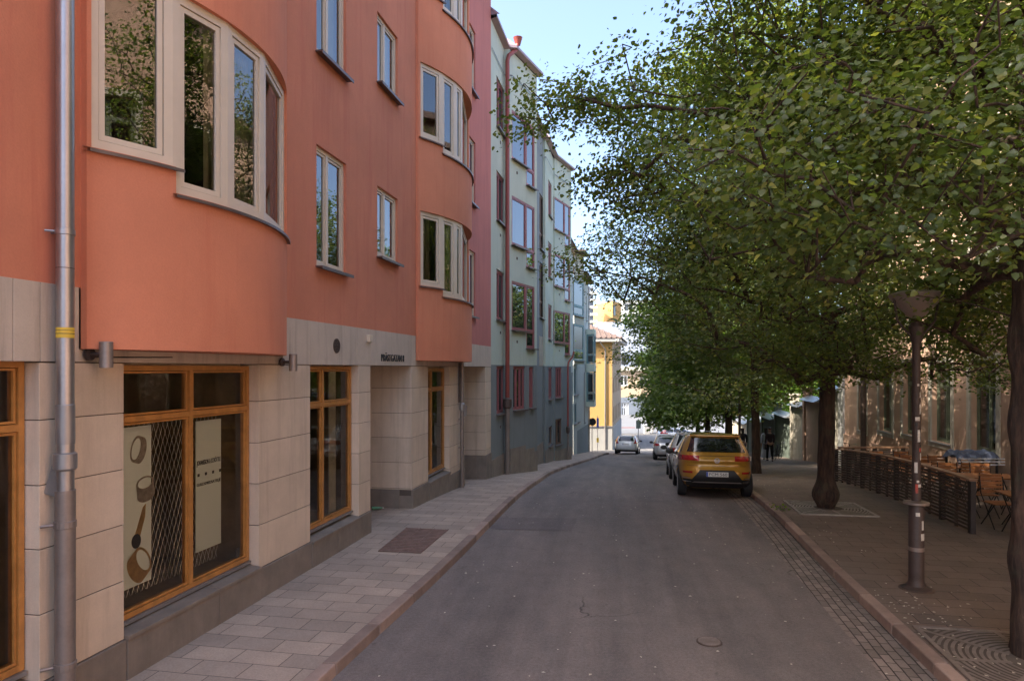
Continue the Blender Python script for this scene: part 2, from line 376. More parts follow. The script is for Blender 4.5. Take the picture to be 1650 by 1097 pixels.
def window(parent, T, s0, s1, z0, z1, n, fm='cream_frame', fw=.06, mull=(), trans=(), glass='pane_dark', sill=None, sm='tin_sill', room=None, curtain=None, dep=.07, sash=.035, sillout=.17, head=0, skip=()):
    """n = plane of the frame's outer face; mull / trans are fractions; sill = True adds a projecting drip sill"""
    f = MB()
    f.box(s0, s0+fw, n-dep, n, z0, z1, T); f.box(s1-fw, s1, n-dep, n, z0, z1, T)
    f.box(s0+fw, s1-fw, n-dep, n, z0, z0+fw, T); f.box(s0+fw, s1-fw, n-dep, n, z1-fw, z1, T)
    xs = [s0+fw]+[s0+(s1-s0)*m for m in mull]+[s1-fw]
    zs = [z0+fw]+[z0+(z1-z0)*t for t in trans]+[z1-fw]
    hw = fw*.55
    for m in mull: c = s0+(s1-s0)*m; f.box(c-hw, c+hw, n-dep, n+.004, z0+fw, z1-fw, T)
    for i in range(len(xs)-1):
        a = xs[i]+(hw if i else 0); b = xs[i+1]-(hw if i < len(xs)-2 else 0)
        for t in trans: c = z0+(z1-z0)*t; f.box(a, b, n-dep, n+.002, c-hw, c+hw, T)
    g = MB()
    for i in range(len(xs)-1):
        a = xs[i]+(hw if i else 0); b = xs[i+1]-(hw if i < len(xs)-2 else 0)
        for j in range(len(zs)-1):
            c = zs[j]+(hw if j else 0); d = zs[j+1]-(hw if j < len(zs)-2 else 0)
            if sash:
                a, b, c, d = a+.007, b-.007, c+.007, d-.007
                f.box(a, a+sash, n-dep*.9, n-.014, c, d, T); f.box(b-sash, b, n-dep*.9, n-.014, c, d, T)
                f.box(a+sash, b-sash, n-dep*.9, n-.014, c, c+sash, T); f.box(a+sash, b-sash, n-dep*.9, n-.014, d-sash, d, T)
            pane_quad(g, T, a+sash, b-sash, c+sash, d-sash, n-.035)
    w = f.build('window', fm, parent)
    g.build('pane', glass, w, fix=False)
    if sill:
        k = MB(); k.box(s0-.04, s1+.04, n-.03, n+sillout, z0-.035, z0-.012, T); k.box(s0-.04, s1+.04, n+sillout-.015, n+sillout, z0-.06, z0-.035, T)
        k.build('sill', sm, w)
    if room:
        r = MB(); a, b, c, d = s0+.01, s1-.01, z0+.01, z1-.01; nb = n-dep-room
        for q in (((a,n-dep,c),(a,nb,c),(a,nb,d),(a,n-dep,d)), ((b,n-dep,c),(b,nb,c),(b,nb,d),(b,n-dep,d)), ((a,n-dep,c),(b,n-dep,c),(b,nb,c),(a,nb,c)), ((a,n-dep,d),(b,n-dep,d),(b,nb,d),(a,nb,d)), ((a,nb,c),(b,nb,c),(b,nb,d),(a,nb,d))):
            r.quad(*[T(*p) for p in q])
        r.build('room_recess', 'dark_interior', w)
    if curtain:
        for (u0, u1, v0, v1, cm) in curtain:
            k = MB(); N = 24; A = s0+(s1-s0)*u0; B = s0+(s1-s0)*u1; c = z0+(z1-z0)*v0; d = z0+(z1-z0)*v1
            for i in range(N):
                p0 = A+(B-A)*i/N; p1 = A+(B-A)*(i+1)/N
                w0 = .02*math.sin(i*1.9); w1 = .02*math.sin((i+1)*1.9)
                if cm == 'blind': w0 = w1 = 0
                k.quad(T(p0,n-.14+w0,c), T(p1,n-.14+w1,c), T(p1,n-.14+w1,d), T(p0,n-.14+w0,d))
            k.build('blind' if cm == 'blind' else 'curtain', cm, w)
    return w

# ================================================================== SETTING: ground, road, pavements
YS = sorted(set([-16, -10, -6, -3] + list(np.arange(0, 74, 1.0)) + [78, 85, 95, 105, 123, 150, 200, 400]))
def interp_line(pts):
    ys = np.array([p[1] for p in pts], float); xs = np.array([p[0] for p in pts], float)
    fy = np.arange(-16, 60.01, .25); fx = np.interp(fy, ys, xs)
    k = np.ones(13)/13; pad = np.pad(fx, 6, mode='reflect', reflect_type='odd'); fx = np.convolve(pad, k, 'valid')
    return lambda y: float(np.interp(y, fy, fx))
CL = interp_line([(-6.1,-16), (-4.0,-5), (-2.25,4), (-1.82,6.55), (-1.56,7.62), (-1.20,9.17), (-.83,10.9), (-.28,13.9), (.68,20), (1.45,25.7), (2.45,30.8), (5.0,42), (6.25,48), (7.3,53), (7.75,55.5), (7.9,60)])
CR = interp_line([(.6,-16), (2.3,-5), (4.14,6.55), (4.30,7.42), (4.64,9.8), (5.92,16.9), (10.55,40.6), (13.2,54), (14.4,60)])
def strip(x0f, x1f, ys, dz, nx=2):
    mb = MB(); n = nx+1; vs = []
    for y in ys:
        a, b = x0f(y), x1f(y)
        for i in range(n): vs.append((a+(b-a)*i/nx, y, gz(y)+dz))
    fs = [(r*n+i, r*n+i+1, (r+1)*n+i+1, (r+1)*n+i) for r in range(len(ys)-1) for i in range(nx)]
    return mb.add(vs, fs)
strip(lambda y: -400, lambda y: 400, YS, -.03, 8).build('ground', 'ground_mat', fix=False)['kind'] = 'structure'
ry = [y for y in np.arange(-16, 58.01, .5)]
strip(lambda y: CL(y)-.05, lambda y: CR(y)-.50, ry, 0, 4).build('road', 'asphalt', fix=False)['kind'] = 'structure'
strip(lambda y: CR(y)-.51, lambda y: CR(y)+.05, ry, .004, 1).build('cobbled_gutter', 'setts', fix=False)['kind'] = 'structure'
strip(lambda y: -70, lambda y: 90, list(np.arange(58, 84.1, .5)), 0, 8).build('cross_street', 'asphalt_pale', fix=False)['kind'] = 'structure'
strip(lambda y: -70, lambda y: 120, [84, 90, 100, 110, 123, 140], .05, 8).build('square_paving', 'square_paving', fix=False)['kind'] = 'structure'
def lface(y): return -4.88+.19*y
strip(lambda y: lface(y)-1.9, lambda y: CL(y)-.15, [y for y in np.arange(-16, 53.6, .5)], .115, 3).build('pavement_left', 'slabs_left', fix=False)['kind'] = 'structure'
strip(lambda y: lface(y)-1.9, lambda y: 7.45-.33*(y-53.5)**1.35, [53.5, 54.5, 55.5, 56.5, 57.2, 57.8], .115, 3).build('pavement_corner', 'slabs_left', fix=False)['kind'] = 'structure'
strip(lambda y: CR(y)+.15, lambda y: 60+y*.2, [y for y in np.arange(-16, 57.6, .5)], .115, 5).build('pavement_right', 'slabs_right', fix=False)['kind'] = 'structure'
def curb(cf, sgn, y0, y1, name):
    mb = MB(); y = y0
    while y < y1-.2:
        L = 1.05; p = Vector((cf(y), y, gz(y))); q = Vector((cf(y+L-.008), y+L-.008, gz(y+L-.008)))
        for a, b in ((p, q),):
            w = .16*sgn; j = random.uniform(-.004, .004)
            vs = [(a.x+j, a.y, a.z-.1), (a.x+w, a.y, a.z-.1), (a.x+w, a.y, a.z+.122), (a.x+j+.012*sgn, a.y, a.z+.12),
                  (b.x+j, b.y, b.z-.1), (b.x+w, b.y, b.z-.1), (b.x+w, b.y, b.z+.122), (b.x+j+.012*sgn, b.y, b.z+.12)]
            mb.add(vs, [(0,1,2,3), (4,7,6,5), (0,4,5,1), (1,5,6,2), (2,6,7,3), (3,7,4,0)])
        y += L
    mb.build(name, 'curb_granite', bevel=.014)['kind'] = 'structure'
curb(CL, -1, -10, 53.6, 'kerb_left'); curb(CR, 1, -10, 57.5, 'kerb_right')
mb = MB(); cc = [(7.45-.33*(y-53.5)**1.35, y) for y in (53.5, 54.5, 55.5, 56.5, 57.2, 57.8)]+[(4.0,58.3), (-6,58.5), (-30,58.7)]
for (xa, ya), (xb, yb) in zip(cc, cc[1:]):
    mb.add([(xa+.15,ya,gz(ya)-.1), (xa+.15,ya,gz(ya)+.12), (xa-.1,ya-.1,gz(ya)+.12), (xa-.1,ya-.1,gz(ya)-.1), (xb+.15,yb,gz(yb)-.1), (xb+.15,yb,gz(yb)+.12), (xb-.1,yb-.1,gz(yb)+.12), (xb-.1,yb-.1,gz(yb)-.1)], [(0,1,5,4), (1,2,6,5), (2,3,7,6)])
mb.build('kerb_corner', 'curb_granite')['kind'] = 'structure'
# asphalt repair by the left kerb and a worn mark in the middle
g = [ground_at(px, py, .006) for px, py in ((806,833), (931,835), (921,855), (788,851))]
MB().poly(g).build('road_patch', 'asphalt_patch', fix=False)['kind'] = 'structure'
for k, (cx, cy, rx, ry_) in enumerate([(985,918,9,20)]):
    pts = [ground_at(cx+rx*math.cos(a)*(1+.25*math.sin(3*a+k)), cy+ry_*math.sin(a)*(1+.2*math.cos(2*a+k)), .005) for a in np.linspace(0, 2*math.pi, 22)[:-1]]
    MB().poly(pts).build('road_worn_mark', 'asphalt_worn', fix=False)['kind'] = 'structure'
# covers and gratings
def disc_cover(px, py, r, lab, dz=.006):
    x, y, z = ground_at(px, py, dz); t = thing('manhole_cover', lab, 'manhole cover', (x, y, z))
    mb = MB(); mb.lathe([(r*1.12, -.02), (r*1.12, .004), (r*1.02, .006), (r*1.0, .0)], (x, y, z), 32); mb.build('ring', 'iron', t)
    mb = MB(); mb.lathe([(r*.97, -.02), (r*.97, .008), (r*.80, .008), (r*.78, .003)], (x, y, z), 32)
    for i in range(-3, 4): 
        L = math.sqrt(max(.01, (r*.7)**2-(i*r*.2)**2)); mb.box(x-L, x+L, y+i*r*.2-.006, y+i*r*.2+.006, z+.002, z+.011)
    mb.build('lid', 'grate_iron', t)
disc_cover(1143, 1033, .125, 'small round iron cover set in the asphalt of the road in the foreground')
g = [Vector(ground_at(px, py, .12)) for px, py in ((609,888), (678,891), (723,853), (655,850))]
t = thing('floor_grating', 'rusty rectangular iron grating let into the left pavement before the entrance', 'grating', tuple((g[0]+g[2])/2))
mb = MB(); N = 17
up = Vector((0,0,.012))
for i in range(N):
    a = g[0].lerp(g[3], (i+.15)/N); b = g[1].lerp(g[2], (i+.15)/N); c = g[1].lerp(g[2], (i+.7)/N); d = g[0].lerp(g[3], (i+.7)/N)
    mb.add([a, b, c, d, a+up, b+up, c+up, d+up], [(0,1,2,3), (4,7,6,5), (0,4,5,1), (1,5,6,2), (2,6,7,3), (3,7,4,0)])
for u in (0, .33, .66, .985):
    a = g[0].lerp(g[1], u); b = g[3].lerp(g[2], u); c = (g[1]-g[0])*.015
    mb.add([a, b, b+c, a+c, a+up*1.1, b+up*1.1, b+c+up*1.1, a+c+up*1.1], [(0,1,2,3), (4,7,6,5), (0,4,5,1), (1,5,6,2), (2,6,7,3), (3,7,4,0)])
mb.build('grid', 'rust_iron', t)
MB().poly([p+Vector((0,0,.002)) for p in g]).build('pit', 'joint', t, fix=False)

def tree_grate(x, y, w, d, lab, m='grate_iron'):
    z = gz(y)+.118; t = thing('tree_grate', lab, 'tree grate', (x, y, z), (0,0,-math.atan2(DX,DY)), world=False)
    t.rotation_euler = (math.atan2(gz(y+.5)-gz(y-.5), 1.0), 0, -math.atan2(DX, DY))
    mb = MB(); N = 64
    rings = [(.30+.062*i, .30+.062*i+.036) for i in range(12)]
    for (r0, r1) in rings:
        for k in range(N):
            if k % 8 == 0: continue
            a0 = 2*math.pi*k/N; a1 = 2*math.pi*(k+1)/N
            P = [(r0*math.cos(a0), r0*math.sin(a0)), (r1*math.cos(a0), r1*math.sin(a0)), (r1*math.cos(a1), r1*math.sin(a1)), (r0*math.cos(a1), r0*math.sin(a1))]
            if max(abs(p[0]) for p in P) > w/2-.03 or max(abs(p[1]) for p in P) > d/2-.03: continue
            mb.quad(*[(p[0], p[1], .014) for p in P])
    for k in range(8):
        a = 2*math.pi*k/8+.05; c, s = math.cos(a), math.sin(a); L = min(w/2/max(abs(c), .01), d/2/max(abs(s), .01))
        mb.add([(c*.28-s*.03, s*.28+c*.03, .016), (c*L-s*.03, s*L+c*.03, .016), (c*L+s*.03, s*L-c*.03, .016), (c*.28+s*.03, s*.28-c*.03, .016)], [(0,1,2,3)])
    mb.build('ring_bars', m, t, fix=False)
    f = MB()
    for q in ((-w/2, w/2, -d/2, -d/2+.05), (-w/2, w/2, d/2-.05, d/2), (-w/2, -w/2+.05, -d/2+.05, d/2-.05), (w/2-.05, w/2, -d/2+.05, d/2-.05)): f.box(q[0], q[1], q[2], q[3], -.02, .018)
    f.build('edge_frame', m, t)
    MB().box(-w/2+.02, w/2-.02, -d/2+.02, d/2-.02, -.03, .004).build('bed', 'joint', t)
tree_grate(5.25, 6.75, 1.75, 1.75, 'dark iron tree grate with curved slots at the foot of the nearest tree')
tree_grate(6.72, 14.5, 1.5, 1.7, 'worn square tree grate around the swollen foot of the second tree', 'grate_light')

# ================================================================== RED BUILDING (left foreground)
RB = thing('red_building', 'orange red plastered apartment house with bowed bays and a limestone ground floor, filling the left', 'building', FL(8, 0, 0))
S_END = SL(791); S_M = SL(756.5)
Z0 = zr(.70); ZT = zr(12.3)
PITCH = 3.22
# window openings in the flat wall: (px0, px1, zbottom, ztop) for first floor, repeated upwards
flatw = [(SL(510), SL(558), 1.55, 3.37, 'A'), (SL(608), SL(641), 2.08, 3.38, 'B')]
wl = []
for (a, b, z0, z1, k) in flatw:
    for L in range(3): wl.append((a, b, zr(z0+PITCH*L), zr(z1+PITCH*L), k, L))
aC, bC = SL(751), SL(766)
wc = [(aC, bC, zr(1.5+PITCH*L), zr(3.38+PITCH*L), 'C', L) for L in range(3)]
extra = [(-3.2+1.0, -1.2, zr(1.6+PITCH*L), zr(3.4+PITCH*L), 'A', L) for L in range(3)]+[(1.5, 2.7, zr(1.6+PITCH*L), zr(3.4+PITCH*L), 'A', L) for L in range(3)]
B1 = (SL(130), 9.42); B2 = (SL(670), 18.95)
def bow_points(s0, s1, sag, step, N=40):
    c = s1-s0; Rr = (c*c/4+sag*sag)/(2*sag); cs = (s0+s1)/2; cn = sag-Rr+step; A = math.asin(c/2/Rr)
    return [(cs+Rr*math.sin(-A+2*A*i/N), cn+Rr*math.cos(-A+2*A*i/N)) for i in range(N+1)]
gap = [(B1[0]-.02, B1[1]-.05, zr(.17), ZT+1), (B2[0]-.0, B2[1]-.05, zr(.17), ZT+1)]
bh = [(q[0]+.15, q[1]-.4, zr(1.7+PITCH*L), zr(3.6+PITCH*L)) for q in (B1, B2) for L in range(3)]
mb = MB(); wall_holes(mb, FL, -9, S_M, Z0, ZT, [w[:4] for w in wl+extra if w[1] < S_M]+bh, 0, .14)
mb.build('wall', 'red_plaster', RB, fix=False)
mb = MB(); wall_holes(mb, FL, S_M, S_END, Z0, ZT, [(max(w[0], S_M), w[1], w[2], w[3]) for w in wc], -.0, .14)
mb.quad(FL(S_END,0,Z0), FL(S_END,-10,Z0), FL(S_END,-10,ZT), FL(S_END,0,ZT))
mb.build('mauve_wall', 'mauve_plaster', RB, fix=False)
mb = MB(); mb.quad(FL(S_END-.02,-.1,-6), FL(S_END-.02,-10,-6), FL(S_END-.02,-10,ZT), FL(S_END-.02,-.1,ZT)); mb.quad(FL(-9,0,0), FL(-9,-10,0), FL(-9,-10,ZT), FL(-9,0,ZT)); mb.quad(FL(-9,-10,0), FL(S_END,-10,0), FL(S_END,-10,ZT), FL(-9,-10,ZT))
mb.box(-9.3, S_END-.01, -10, .3, ZT, ZT+.25, FL); mb.build('roof_and_rear', 'pink_roof', RB, fix=False)
for (a, b, c, d, k, L) in wl+extra+wc:
    if k == 'A': window(RB, FL, a, b, c, d, -.05, 'cream_frame', .06, (.42,), (), 'pane_clear', True, room=.5, curtain=[(.05, .95, .02, .98, 'blind')] if (L > 0 or a < 5) else None)
    elif k == 'B': window(RB, FL, a, b, c, d, -.05, 'cream_frame', .06, (.42,), (), 'pane_clear', True, room=.5, curtain=[(.04, .96, .02, .98, 'blind')])
    else: window(RB, FL, a, b, c, d, -.05, 'cream_frame', .055, (.5,), (), 'pane_dark', True)
# the two bowed bays
def bay(s0, s1, sag, step, brk, sills, levels, tops, idx):
    arc = bow_points(s0, s1, sag, step)
    SS = [p[0] for p in arc]; NN = [p[1] for p in arc]
    def nat(s): return float(np.interp(s, SS, NN))
    brk = sorted(brk)
    grid = sorted(set(list(np.linspace(s0, s1, 41))+brk)); P = [(s, nat(s)) for s in grid]
    t = MB()
    def band(a, b, z0, z1):
        pp = [p for p in P if a-1e-6 <= p[0] <= b+1e-6]
        for p, q in zip(pp, pp[1:]): t.quad(FL(p[0],p[1],z0), FL(q[0],q[1],z0), FL(q[0],q[1],z1), FL(p[0],p[1],z1))
        return pp
    zb = zr(.17)
    zz = zb
    w0, w1 = brk[0], brk[-1]
    for L in range(levels):
        zt = zr(tops+PITCH*L)
        for i, (a, b) in enumerate(zip(brk, brk[1:])):
            band(a, b, zz if L == 0 else zr(tops+PITCH*(L-1)), zr(sills[0 if i == 0 else 1]+PITCH*L))
        band(s0, w0, zz if L == 0 else zr(tops+PITCH*(L-1)), zt); band(w1, s1, zz if L == 0 else zr(tops+PITCH*(L-1)), zt)
        # soffit over the windows: the plaster lip overhangs the facets
        for i, (a, b) in enumerate(zip(brk, brk[1:])):
            pp = [p for p in P if a-1e-6 <= p[0] <= b+1e-6]
            for zc in (zt, zr(sills[0 if i == 0 else 1]+PITCH*L)):
                for p, q in zip(pp, pp[1:]): t.quad(FL(p[0],p[1],zc), FL(q[0],q[1],zc), FL(q[0],q[1]-.22,zc), FL(p[0],p[1]-.22,zc))
        if sills[0] != sills[1]:
            c = brk[1]; t.quad(FL(c,nat(c),zr(sills[1]+PITCH*L)), FL(c,nat(c)-.22,zr(sills[1]+PITCH*L)), FL(c,nat(c)-.22,zr(sills[0]+PITCH*L)), FL(c,nat(c),zr(sills[0]+PITCH*L)))
        for e in (w0, w1): t.quad(FL(e,nat(e),zr(sills[1]+PITCH*L)), FL(e,nat(e)-.22,zr(sills[1]+PITCH*L)), FL(e,nat(e)-.22,zt), FL(e,nat(e),zt))
    band(s0, s1, zr(tops+PITCH*(levels-1)), ZT)
    # bottom, ends
    t.add([FL(p[0],p[1],zb) for p in P]+[FL(P[-1][0],-.3,zb), FL(P[0][0],-.3,zb)], [tuple(range(len(P)+2))])
    for e in (0, -1): t.quad(FL(P[e][0],0,zb), FL(P[e][0],P[e][1],zb), FL(P[e][0],P[e][1],ZT), FL(P[e][0],0,ZT))
    t.add([FL(p[0],p[1],ZT) for p in P]+[FL(P[-1][0],-.3,ZT), FL(P[0][0],-.3,ZT)], [tuple(range(len(P)+2))])
    bo = t.build('bay_wall', 'red_plaster_bow', RB, smooth=True, fix=False)
    for L in range(levels):
        zt = zr(tops+PITCH*L)
        for i, (a, b) in enumerate(zip(brk, brk[1:])):
            A = Vector((a, nat(a)-.035)); B = Vector((b, nat(b)-.035)); d = (B-A); ln = d.length; d.normalize(); pn = Vector((-d.y, d.x))
            if pn.y < 0: pn = -pn
            T = lambda u, n, z, A=A, d=d, pn=pn: FL(A.x+d.x*u+pn.x*n, A.y+d.y*u+pn.y*n, z)
            cur = {0: None, 1: [(.72, .97, .02, .98, 'curtain')], 2: [(.5, .95, .02, .98, 'curtain')], 3: [(.1,.9,.02,.98,'curtain')]}[min(i, 3)]
            if idx == 1 and L == 0: cur = [(.2, .62, .02, .98, 'curtain')] if i == 0 else None
            window(RB, T, 0, ln, zr(sills[0 if i == 0 else 1]+PITCH*L), zt, 0, 'cream_frame', .085, (), (), 'pane_clear', False, room=.9 if i < 2 else .4, curtain=cur, sash=.05, dep=.09)
        for i, (a, b) in enumerate(((brk[0]-.05, brk[1]+.04), (brk[1]-.04, brk[-1]+.07))):
            k = MB(); zc = zr(sills[i]+PITCH*L); pp = [(s, nat(s)) for s in np.linspace(a, min(b, s1), 14)]
            for p, q in zip(pp, pp[1:]):
                vs = [FL(p[0],p[1]-.04,zc+.0), FL(q[0],q[1]-.04,zc+.0), FL(q[0],q[1]+.055,zc-.02), FL(p[0],p[1]+.055,zc-.02)]
                k.quad(*vs); k.quad(*[(v[0], v[1], v[2]-.03) for v in vs]); k.quad(vs[2], vs[3], (vs[3][0], vs[3][1], vs[3][2]-.03), (vs[2][0], vs[2][1], vs[2][2]-.03))
            k.build('bay_sill', 'tin_sill', bo, fix=False)
    return nat
def pix(s, n): x, y, z = FL(s, n, 0); return HX+F*x/y
def find_s(arc_s0, arc_s1, sag, step, px):
    best = None
    for s, n in bow_points(arc_s0, arc_s1, sag, step, 400):
        e = abs(pix(s, n)-px)
        if best is None or e < best[0]-.05: best = (e, s)
    return best[1]
g1 = (B1[0], B1[1], .52, .06); g2 = (B2[0], B2[1], .58, .06)
brk1 = [B1[0]+.03, find_s(*g1, 284), find_s(*g1, 372), find_s(*g1, 430), B1[1]-.28]
brk2 = [B2[0]+.05, find_s(*g2, 714), find_s(*g2, 736), find_s(*g2, 747), B2[1]-.3]
bay(*g1, brk1, (1.93, 1.68), 3, 3.62, 0)
bay(*g2, brk2, (1.80, 1.62), 3, 3.42, 1)

# --- limestone ground floor
GZ = lambda s: gz(DY*s)+.115
courses = [.05, -.42, -.95, -1.47, -2.0, -2.55]
def stone_col(mb, s0, s1, zb, n0=-.30, n1=0.0, zt=.05):
    zz = [c for c in courses if c <= zt+1e-6]
    if zz[-1] > zb+.02: zz.append(zb)
    for a, b in zip(zz, zz[1:]):
        if b < zb-.001: b = zb
        mb.box(s0+.003, s1-.003, n0, n1+random.uniform(-.002, .002), zr(b)+.004, zr(a)-.004, FL)
        if b <= zb: break
piers = [(-9, SL(63)-2.75), (SL(63), SL(200)), (SL(417), SL(500)), (SL(578), SL(597)), (SL(663), SL(690)), (SL(724), SL(748)), (SL(782), S_END)]
def zpl(s): return -2.55 if s < 13 else (-2.58 if s < 17 else -2.72)
class PL:      # every plinth block is a part of its own
    def box(s, a0, a1, b0, b1, c0, c1, T): MB().box(a0, a1, b0, b1, c0, c1, T).build('granite_plinth', 'granite', RB, bevel=.005)
    def add(s, vs, fs): MB().add(vs, fs).build('granite_sill', 'granite', RB, bevel=.005)
pl = PL()
for (a, b) in piers:
    st = MB(); stone_col(st, a, b, zpl((a+b)/2)); o = st.build('stone_pier', 'limestone', RB, bevel=.004)
    MB().box(a+.012, b-.012, -.9, -.012, zr(-2.7), zr(.05), FL).build('pier_core', 'joint', o)
# deep return walls of the two entrances
for e, (a, b) in enumerate(((SL(597), SL(663)), (SL(748), SL(782)))):
    for (q, sg) in ((a, -1), (b, 1)):
        st = MB()
        zc_ = [c for c in courses if c > zpl(q)+.01]+[zpl(q)]
        for c, d in zip(zc_, zc_[1:]):
            x0, x1 = (q-.30, q-.004) if sg < 0 else (q+.004, q+.30)
            st.box(x0, x1, -1.9, -.304, zr(max(d, zpl(q)))+.004, zr(c)-.004, FL)
        st.build('recess_wall', 'limestone', RB, bevel=.004)
        pl.box(*((q-.3, q+.012) if sg < 0 else (q-.012, q+.3)), -1.9, -.27, GZ(q)-.5, zr(zpl(q)), FL)
class BD:
    def box(s, *q): MB().box(*q).build('stone_band', 'limestone_band', RB, bevel=.004)
bd = BD(); js = [-9, -4, -1, 1.5, SL(20), SL(64), B1[0]-.02]
for a, b in zip(js, js[1:]): bd.box(a+.003, b-.003, -.3, .006, zr(.056), zr(.70), FL)
js = [B1[1]+.02, SL(500), SL(575), SL(597), SL(660), B2[0]-.02]
bd2 = []
for a, b in zip(js, js[1:]): bd.box(a+.003, b-.003, -.3, .006, zr(.056), zr(.70), FL)
js = [B2[1]+.0, SL(763), SL(772), SL(782), S_END]
for a, b in zip(js, js[1:]): bd.box(a+.003, b-.003, -.3, .006, zr(.056), zr(.70), FL)
for (a, b) in (B1, B2): bd.box(a-.017, b+.015, -.3, -.02, zr(.056), zr(.168), FL)
# plinth blocks under everything but the entrances
def plinth(a, b, joints=()):
    e = [a, *joints, b]
    for p, q in zip(e, e[1:]): pl.box(p+.003, q-.003, -.3, .028, GZ(q)-.5, zr(zpl((a+b)/2))-.003, FL)
plinth(-9, SL(63)-2.75, (-6, -3)); plinth(SL(63)-.0, SL(200)); plinth(SL(417), SL(500)); plinth(SL(578), SL(597)-.02); plinth(SL(663)+.02, SL(690)); plinth(SL(724), SL(748)-.02); plinth(SL(782)+.02, S_END)
# sills under the shop windows
def shop_sill(a, b, zs, joints=()):
    e = [a, *joints, b]
    for p, q in zip(e, e[1:]):
        pl.box(p+.004, q-.004, -.3, .036, GZ(q)-.5, zr(zs)-.09, FL)
        vs = [(p+.004,-.3,zr(zs)-.09), (q-.004,-.3,zr(zs)-.09), (q-.004,.05,zr(zs)-.09), (p+.004,.05,zr(zs)-.09), (p+.004,-.3,zr(zs)), (q-.004,-.3,zr(zs)), (q-.004,.05,zr(zs)-.05), (p+.004,.05,zr(zs)-.05)]
        pl.add([FL(*v) for v in vs], [(0,1,2,3), (4,7,6,5), (0,4,5,1), (1,5,6,2), (2,6,7,3), (3,7,4,0)])
W0 = (SL(63)-2.75, SL(63)); W1 = (SL(200), SL(417)); W2 = (SL(500), SL(578)); W3 = (SL(690), SL(724))
shop_sill(*W0, -2.50, ((W0[0]+W0[1])/2,)); shop_sill(*W1, -2.47, (W1[0]+(W1[1]-W1[0])*.62,)); shop_sill(*W2, -2.50, (W2[0]+(W2[1]-W2[0])*.5,)); shop_sill(*W3, -2.56)
WN = -.13
def shop_window(s0, s1, z0, z1, mull, tr, posters=False, n=WN):
    w = window(RB, FL, s0+.01, s1-.01, zr(z0), zr(z1), n, 'orange_wood', .052, mull, (tr,), 'shop_glass', False, sash=.02, dep=.08)
    k = MB(); k.box(s0+.01, s1-.01, n-.02, n+.03, zr(z0)-.04, zr(z0)-.005, FL); k.build('drip_bar', 'grey_tin', w)
    r = MB(); a, b, c, d = s0+.02, s1-.02, zr(z0)-.02, zr(z1); f, nb = n-.09, n-2.2
    for q, m_ in (((a,f,c),(a,nb,c),(a,nb,d),(a,f,d)), 0), (((b,f,c),(b,nb,c),(b,nb,d),(b,f,d)), 0), (((a,f,c),(b,f,c),(b,nb,c),(a,nb,c)), 0), (((a,f,d),(b,f,d),(b,nb,d),(a,nb,d)), 0), (((a,nb,c),(b,nb,c),(b,nb,d),(a,nb,d)), 0): r.quad(*[FL(*p) for p in q])
    r.build('room_recess', 'warm_interior', w)
    MB().box(s0+.01, s1-.01, -.34, -.26, zr(z1)-.005, zr(.20), FL).build('lintel', 'limestone', w)
    return w
w1 = shop_window(*W1, -2.44, .03, (.50,), .785)
w0 = shop_window(*W0, -2.44, .06, (.50,), .785)
w2 = shop_window(*W2, -2.44, .03, (.38,), .76)
w3 = shop_window(*W3, -2.50, .0, (.38,), .80)
def grille(w, s0, s1, z0, z1, n):
    mb = MB(); pw, ph = .075, .19; sl = ph/pw
    def clip(x0, zz0, sg):
        pts = []
        zA, zB = z0, z1; xA = x0; xB = x0+sg*(z1-z0)/sl
        def cx(x): return (x-x0)*sl*sg+z0
        lo, hi = z0, z1
        if sg > 0: lo = max(lo, cx(s0)); hi = min(hi, cx(s1))
        else: lo = max(lo, cx(s1)); hi = min(hi, cx(s0))
        if hi-lo < .03: return
        X = lambda z: x0+sg*(z-z0)/sl
        a = Vector(FL(X(lo), n, lo)); b = Vector(FL(X(hi), n+.004*sg, hi)); mb.tube([a, b], .0021, 4, False)
    W = (z1-z0)/sl; k = s0-W
    while k < s1: clip(k, 0, 1); k += pw
    k = s0
    while k < s1+W: clip(k, 0, -1); k += pw
    return mb.build('security_grille', 'mesh_wire', w)
zt_ = -2.44+2.47*.785
grille(w1, W1[0]+.1, W1[1]-.1, zr(-2.4), zr(zt_-.05), -.52); grille(w0, W0[0]+.1, W0[1]-.1, zr(-2.4), zr(zt_-.05), -.52)
# curtains seen in the side of windows two and three
for (w, q0, q1) in ((w2, SL(556), SL(566)), (w3, SL(703), SL(712))):
    k = MB(); k.box(q0, q1, -.30, -.28, zr(-2.4), zr(0), FL); k.build('inner_blind', 'curtain', w)
k = MB(); k.box(SL(385,-.35), SL(401,-.35), -.37, -.35, zr(-2.4), zr(-1.45), FL); k.build('inner_panel', 'curtain', w1)
